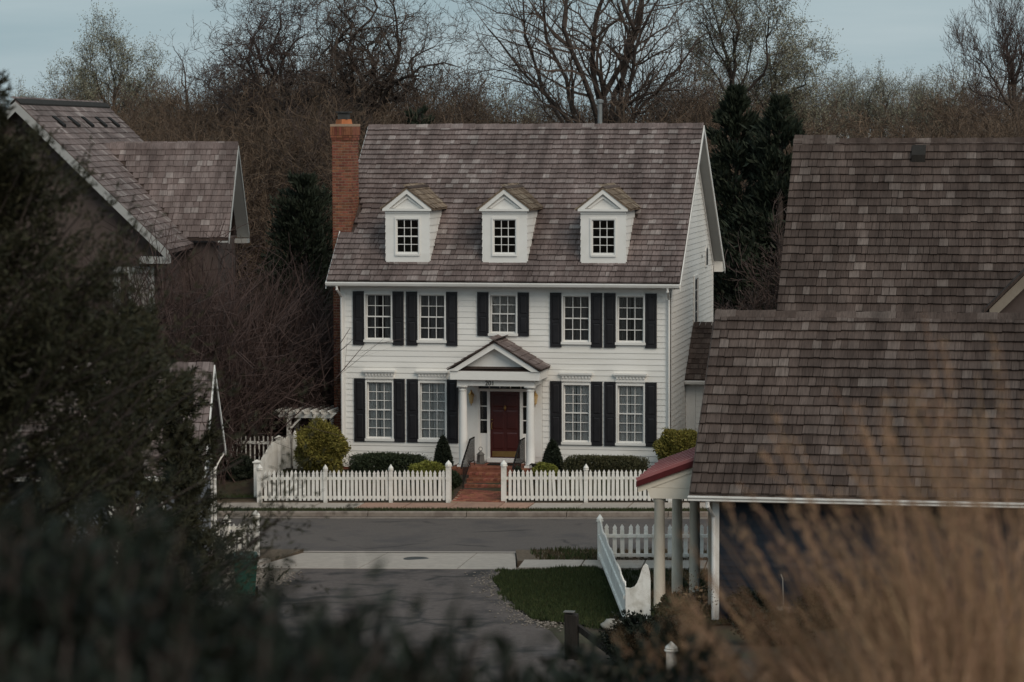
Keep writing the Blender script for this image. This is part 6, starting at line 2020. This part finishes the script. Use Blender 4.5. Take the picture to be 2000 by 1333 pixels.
spots = []
for px in range(230, 680, 38):
    p = on_ground(px, 13 + (px % 5)); spots.append((p.x, p.y, 1.4, 4.2))
for px in range(1400, 1560, 40):
    p = on_ground(px, 15); spots.append((p.x, p.y, 1.0, 4.0))
thicket('brushwood', 'dense brown brushwood at the edge of the wood behind the gardens', spots, 3200, 4, 'twig_red', 5, r=.009)
spots = [(on_ground(px, Y).x, Y, 3.0, 3.6) for px in range(0, 2050, 90) for Y in (28, 44, 62)]
thicket('undergrowth', 'brown undergrowth covering the wooded slope', spots, 3000, 3, 'wood_far', 6, r=.012)

# bare garden trees between the taupe house and the white house
def garden_tree(label, x, y, H, seed, m='twig_thicket', kids=(11, 9, 7, 5), up=.03, ang=(35, 75), r=.12, L0=.42):
    T = Tree(seed, kids, 4, wob=.30, up=up, ang=ang, rmin=.011, ratio=(.45, .72), nseg=(5, 4, 3, 3, 2))
    T.branch(np.zeros(3), np.array([0.02, 0, 1.]), H * L0, r, 0)
    return tree_obj(label, (x, y, ground_z(x, y) - .05), T, 'bark', m, trunk_lev=1)


gsp = [(-12.3, -3.4, .9, 6.0), (-11.2, -2.6, .9, 7.4), (-10.2, -1.8, .9, 7.6), (-9.6, -.6, .7, 7.0), (-10.0, 1.2, .6, 6.4), (-8.2, 3.2, .7, 6.0), (-7.6, 4.5, .7, 5.6), (-9.0, 4.5, 1.1, 6.4)]
thicket('garden_thicket', 'reddish brown leafless shrubbery between the taupe house and the white house', gsp, 2300, 4, 'twig_thicket', 8, r=.014)
garden_tree('wide bare purplish tree in front of the taupe wing', -10.3, -1.0, 6.6, 401)
garden_tree('bare twiggy tree with branches reaching over the white house corner', -7.5, 2.4, 6.0, 402, ang=(40, 80))
garden_tree('bare twiggy tree before the taupe house window', -12.4, -2.4, 6.4, 403)
garden_tree('dark bare tree behind the arbor and brick chimney', -8.6, 9.5, 8.0, 404, m='twig')
garden_tree('bare tree in the dark gap right of the white house', 7.6, 12.5, 8.0, 405, m='twig_red', up=.14, ang=(25, 50), r=.05)


# evergreens
def evergreen(name, label, b, H, W, n, m, seed, spray=.30, bare=.04, droop=-.25, lumps=6, group=None, power=.8, leafw=.28):
    rg = np.random.default_rng(seed)
    root = thing(name, label, 'tree', b, group=group)
    mb = MB(); mb.tube([(0, 0, -.3), (.05, 0, H * .5), (0, .04, H * .97)], [W * .07 + .05, W * .045 + .03, .015], 8); mb.build('trunk', MT['bark'], root, wc=False, smooth=True)
    nb = int(n / 60)
    P_ = []; D_ = []; B0 = []; B1 = []; r_ = []
    ph = rg.uniform(0, 6.28, 4)
    for k in range(nb):
        t = rg.uniform(bare, 1) ** 1.15
        a = rg.uniform(0, 2 * np.pi)
        lump = 1 + .42 * math.sin(a * 2 + ph[0] + t * 5) * math.sin(t * lumps * 2.2 + ph[1]) + rg.normal(0, .13)
        L_ = W * (1 - t) ** power * lump + .035 * W
        z0 = t * H * .97
        d = np.array([math.cos(a), math.sin(a), .45 + t * .9])
        q = np.array([0, 0, z0]); p_end = q + np.array([d[0] * L_, d[1] * L_, L_ * (.55 * t + .12)])
        B0.append(q); B1.append(p_end); r_.append(.012 + .02 * L_ / W)
        m_ = 60
        s = rg.uniform(.25, 1.05, m_) ** .7
        pos = q + (p_end - q) * s[:, None]; pos[:, 2] += droop * L_ * (s ** 2) * .5
        pos += rg.normal(0, .085 * L_ + .03, (m_, 3))
        P_.append(pos); D_.append(np.tile(d, (m_, 1)) + rg.normal(0, .55, (m_, 3)) + np.array([0, 0, .25]))
    P_ = np.concatenate(P_); D_ = np.concatenate(D_)
    V, F_ = quads(P_, D_, spray * rg.uniform(.5, 1.5, len(P_)), spray * leafw * rg.uniform(.6, 1.4, len(P_)), rg)
    obj_np('crown', V, F_, MT[m], root, wc=False)
    V, F_ = tubes_np(np.array(B0), np.array(B1), np.array(r_), np.array(r_) * .3, 3); obj_np('limb', V, F_, MT['bark'], root, wc=False)
    return root


def ever_px(label, px, Y, top, W, n, m, seed, **kw):
    b = on_ground(px, Y)
    return evergreen('evergreen_tree', label, b, atY(px, top, Y).z - b.z, W, n, m, seed, **kw)


ever_px('tall dark evergreen just right of the white gable', 1437, 20, 165, 2.6, 19000, 'evergreen', 501, spray=.32, power=.85, lumps=7)
ever_px('dark evergreen with feathery sides left of the tall shingle roof', 1522, 19, 186, 2.8, 19000, 'evergreen', 502, spray=.32, power=.88, lumps=8)
ever_px('dark broad evergreen beside the brick chimney', 592, 12, 340, 1.9, 26000, 'evergreen', 503, spray=.22, power=.5)
ever_px('low dark evergreen behind the arbor', 500, 9, 640, 1.8, 16000, 'evergreen', 504, spray=.2, power=.5)
ever_px('dark young evergreen behind the golden shrub and chimney foot', 628, 8, 690, 1.2, 12000, 'evergreen', 505, spray=.2, power=.5)
ever_px('small dark evergreen above the ridge near the oak', 820, 30, 205, 1.6, 9000, 'evergreen', 506, spray=.24, power=.5)

# ------------------------------------------------------------------ foreground planting on the bank
def cedar(label, b, H, W, nbr, m, seed, spray=.10, n_per=150, power=.7, lean=0.0):
    """a cedar of upswept plumes: branchlets set with fine scale sprays"""
    rg = np.random.default_rng(seed)
    root = thing('cedar_tree', label, 'tree', b)
    mb = MB(); mb.tube([(0, 0, -.4), (.06, .02, H * .5), (0, .04, H * .96)], [.2, .12, .02], 8); mb.build('trunk', MT['bark'], root, wc=False, smooth=True)
    P_ = []; D_ = []; B0 = []; B1 = []; Rr = []
    for k in range(nbr):
        t = rg.uniform(.02, 1); a = rg.uniform(0, 2 * np.pi)
        L_ = (W * (1 - t) ** power + .25) * rg.uniform(.5, 1.3)
        d = nrm(np.array([math.cos(a), math.sin(a), .25 + .5 * t])); p = np.array([0, 0, t * H * .95])
        nn = 5
        for i in range(nn):
            d = nrm(d + rg.normal(0, .12, 3) + np.array([0, 0, .07])); q = p + d * L_ / nn
            B0.append(p); B1.append(q); Rr.append(.02 * (1 - i / nn) + .005)
            if i > 0:
                for j in range(3):                   # plumes
                    pd = nrm(d + rg.normal(0, .42, 3) + np.array([0, 0, .08])); pl_n = L_ * rg.uniform(.18, .42)
                    m_ = n_per // 12
                    s = rg.uniform(0, 1, m_)
                    pos = (p + (q - p) * rg.uniform(0, 1)) + pd * pl_n * s[:, None] + rg.normal(0, .02 + .012 * L_, (m_, 3)) * (1.1 - s[:, None])
                    P_.append(pos); D_.append(np.tile(pd, (m_, 1)) + rg.normal(0, .5, (m_, 3)))
            p = q
    P_ = np.concatenate(P_); D_ = np.concatenate(D_)
    V, F_ = quads(P_, D_, spray * rg.uniform(.5, 1.6, len(P_)), spray * .26 * rg.uniform(.6, 1.3, len(P_)), rg)
    obj_np('crown', V, F_, MT[m], root, wc=False)
    V, F_ = tubes_np(np.array(B0), np.array(B1), np.array(Rr), np.array(Rr) * .7, 3); obj_np('limb', V, F_, MT['bark'], root, wc=False)
    return root


def bank(px, D):
    p = atD(px, 900, D); return Vector((p.x, p.y, ground_z(p.x, p.y) - .05))


b = bank(-70, 22)
cedar('big olive brown cedar filling the frame edge before the garage', b, atD(-70, 150, 22).z - b.z, 2.4, 470, 'cedar', 601, spray=.06, n_per=330, power=.92)
b = bank(240, 37)
cedar('lower olive cedar in front of the garage roof', b, atD(240, 590, 37).z - b.z, 1.6, 210, 'cedar', 602, spray=.08, n_per=290, power=.75)
b = bank(345, 38)
cedar('small cedar with crisp tips before the garage downspout', b, atD(345, 690, 38).z - b.z, .85, 150, 'cedar', 603, spray=.075, n_per=290, power=.7)


def juniper(label, px, D, top, W, nst, seed, m='juniper', leaf=.05):
    """spreading juniper: many arching stems clothed in short needles"""
    rg = np.random.default_rng(seed)
    b = bank(px, D); H = max(atD(px, top, D).z - b.z, .5)
    root = thing('juniper', label, 'shrub', b)
    P_ = []; D_ = []; B0 = []; B1 = []
    for k in range(nst):
        a = rg.uniform(0, 2 * np.pi); ln = rg.uniform(.55, 1.0)
        d = nrm(np.array([math.cos(a) * W / H, math.sin(a) * W / H, rg.uniform(.5, 1.3)])); p = np.array([rg.normal(0, W * .25), rg.normal(0, W * .25), 0.0])
        L_ = ln * math.hypot(H, W * .55)
        for i in range(5):
            d = nrm(d + rg.normal(0, .13, 3)); q = p + d * L_ / 5
            if q[2] > H:
                q[2] = H * rg.uniform(.93, 1.02)
            B0.append(p); B1.append(q)
            m_ = 15
            s = rg.uniform(0, 1.15, m_); pos = p + (q - p) * s[:, None] + rg.normal(0, .035, (m_, 3))
            P_.append(pos); D_.append(np.tile(d, (m_, 1)) + rg.normal(0, .7, (m_, 3)))
            p = q
    P_ = np.concatenate(P_); D_ = np.concatenate(D_)
    V, F_ = quads(P_, D_, leaf * 1.5 * rg.uniform(.6, 1.5, len(P_)), leaf * .55, rg)
    obj_np('foliage', V, F_, MT[m], root, wc=False)
    V, F_ = tubes_np(np.array(B0), np.array(B1), np.full(len(B0), .008), np.full(len(B0), .005), 3); obj_np('stem', V, F_, MT['bark'], root, wc=False)
    return root


juniper('dark blurred juniper in the bottom corner under the cedar', 10, 6.2, 985, .38, 400, 701, leaf=.04)
juniper('dark blurred juniper below the small cedar', 180, 6.4, 1090, .30, 380, 702, leaf=.04)
juniper('dark blurred juniper before the pale lidded bin', 335, 6.6, 1200, .20, 260, 703, leaf=.04)
juniper('dark blurred juniper sprawling at the lane edge', 490, 6.2, 1262, .18, 180, 704, leaf=.04)
juniper('dark blurred juniper tips below the lane middle', 725, 6.0, 1190, .12, 90, 705, leaf=.04)
juniper('low dark juniper tips near the lane right half', 930, 6.4, 1292, .18, 90, 706, leaf=.04)
juniper('dark juniper sprawl below the wooden post', 1200, 10, 1268, .4, 220, 707)
juniper('very near dark juniper at the frame foot', 260, 5.0, 1235, .36, 300, 708, leaf=.035)
shrub('dark_shrub', 'dark shrub below the porch steps beside the dry grass', 'shrub', (9.0, -29.5, .55), (.95, .8, .62), 5000, .07, 'juniper', seed=31, amp=.2)
shrub('rose_shrub', 'twiggy reddish shrub at the foot of the cottage corner', 'shrub', (9.35, -25.3, .7), (.45, .4, .55), 420, .045, 'bud_brown', seed=32, amp=.35, core=.6)
shrub('foundation_shrub', 'dark shrub at the foot of the porch columns', 'shrub', (8.95, -25.6, .5), (.4, .4, .45), 1800, .06, 'boxwood', seed=33, amp=.2)


for k, (x, rx, rz_, lab) in enumerate(((10.6, .5, .42, 'low dark shrub at the navy wall nearest the downspout'), (12.3, .6, .5, 'low dark shrub at the navy wall beyond the hanging pot'), (14.2, .7, .55, 'broad dark shrub at the navy wall behind the straw grass'), (11.4, .8, .4, 'sprawling dark shrub in front of the hanging pot'))):
    shrub('foundation_shrub', lab, 'shrub', (x, -25.0 if k < 3 else -27.2, base(x) + rz_ - .05), (rx, .45, rz_), 1500, .06, 'juniper', seed=41 + k, amp=.22)


def dry_grass(label, px, D, n, seed, hgt, fan, lean=(0, 0), r=.0034, plume=True, tall=(.75, 1.2)):
    rg = np.random.default_rng(seed)
    b = bank(px, D)
    root = thing('ornamental_grass', label, 'grass clump', b)
    P0 = []; P1 = []; R0 = []; R1 = []; LP = []; LD = []
    nbn = max(n // 4, 3)
    bun = [(rg.uniform(0, 2 * np.pi), abs(rg.normal(0, fan)), tall[0] + (tall[1] - tall[0]) * rg.uniform(0, 1) ** 1.7) for _ in range(nbn)]
    for k in range(n):
        a, out, hb = bun[rg.integers(0, nbn)]; a += rg.normal(0, .05); out += rg.normal(0, .008)
        side = _r * float(math.cos(a) * out + lean[0] + rg.normal(0, .006)); fwd = Vector((_f.x, _f.y, 0)).normalized() * float(math.sin(a) * out * .6 + lean[1])
        d = nrm(np.array([side.x + fwd.x, side.y + fwd.y, 1.0])); p = np.array([math.cos(a) * .12 * rg.uniform(0, 1), math.sin(a) * .12 * rg.uniform(0, 1), 0])
        L_ = hgt * hb * rg.uniform(.86, 1.05); rr_ = r * rg.uniform(.7, 1.6)
        for i in range(6):
            d = nrm(d + rg.normal(0, .035, 3) + np.array([d[0], d[1], -.25]) * .05); q = p + d * L_ / 6
            P0.append(p); P1.append(q); R0.append(rr_ * (1 - i * .12)); R1.append(rr_ * (1 - (i + 1) * .12))
            if i >= 4 and plume and k % 3 == 0:
                m_ = 40
                s = rg.uniform(0, 1, m_); LP.append(p + (q - p) * s[:, None] + rg.normal(0, .006, (m_, 3))); LD.append(np.tile(d, (m_, 1)) + rg.normal(0, .28, (m_, 3)))
            if i in (1, 2, 3) and k % 2:
                m_ = 3; s = rg.uniform(0, 1, m_); LP.append(p + (q - p) * s[:, None]); LD.append(np.tile(d, (m_, 1)) * 6 + rg.normal(0, 1.6, (m_, 3)))
            p = q
    V, F_ = tubes_np(np.array(P0), np.array(P1), np.array(R0), np.array(R1), 3); obj_np('stems', V, F_, MT['straw'], root, wc=False)['kind'] = 'stuff'
    LP = np.concatenate(LP); LD = np.concatenate(LD)
    ln = np.linalg.norm(LD, axis=1)
    V, F_ = quads(LP, LD, np.where(ln > 3, .38, .032) * rg.uniform(.6, 1.4, len(LP)), np.where(ln > 3, .005, .005), rg)
    obj_np('plumes', V, F_, MT['plume'], root, wc=False)['kind'] = 'stuff'
    return root


dry_grass('tall blurred straw grass clump nearest the frame corner', 2040, 9.0, 150, 801, 1.55, .13, lean=(-.10, 0), tall=(.72, 1.36))
dry_grass('blurred straw grass leaning over the navy wall', 2060, 9.6, 230, 802, 1.45, .15, lean=(-.36, 0), tall=(.72, 1.42))
dry_grass('blurred low straw grass below the porch', 1850, 10.0, 220, 803, 1.40, .15, lean=(-.42, 0), tall=(.72, 1.22))
dry_grass('blurred straw tuft beside the dark shrub', 1620, 10.5, 170, 804, 1.30, .13, lean=(-.46, 0), tall=(.75, 1.08))
dry_grass('dense short straw grass filling the frame corner', 1850, 8.6, 280, 805, 1.02, .26, lean=(-.12, 0), tall=(.75, 1.12))
dry_grass('few tall straw stems reaching up the shingle roof', 1890, 8.8, 22, 806, 2.1, .07, lean=(.0, 0), tall=(.75, 1.0))
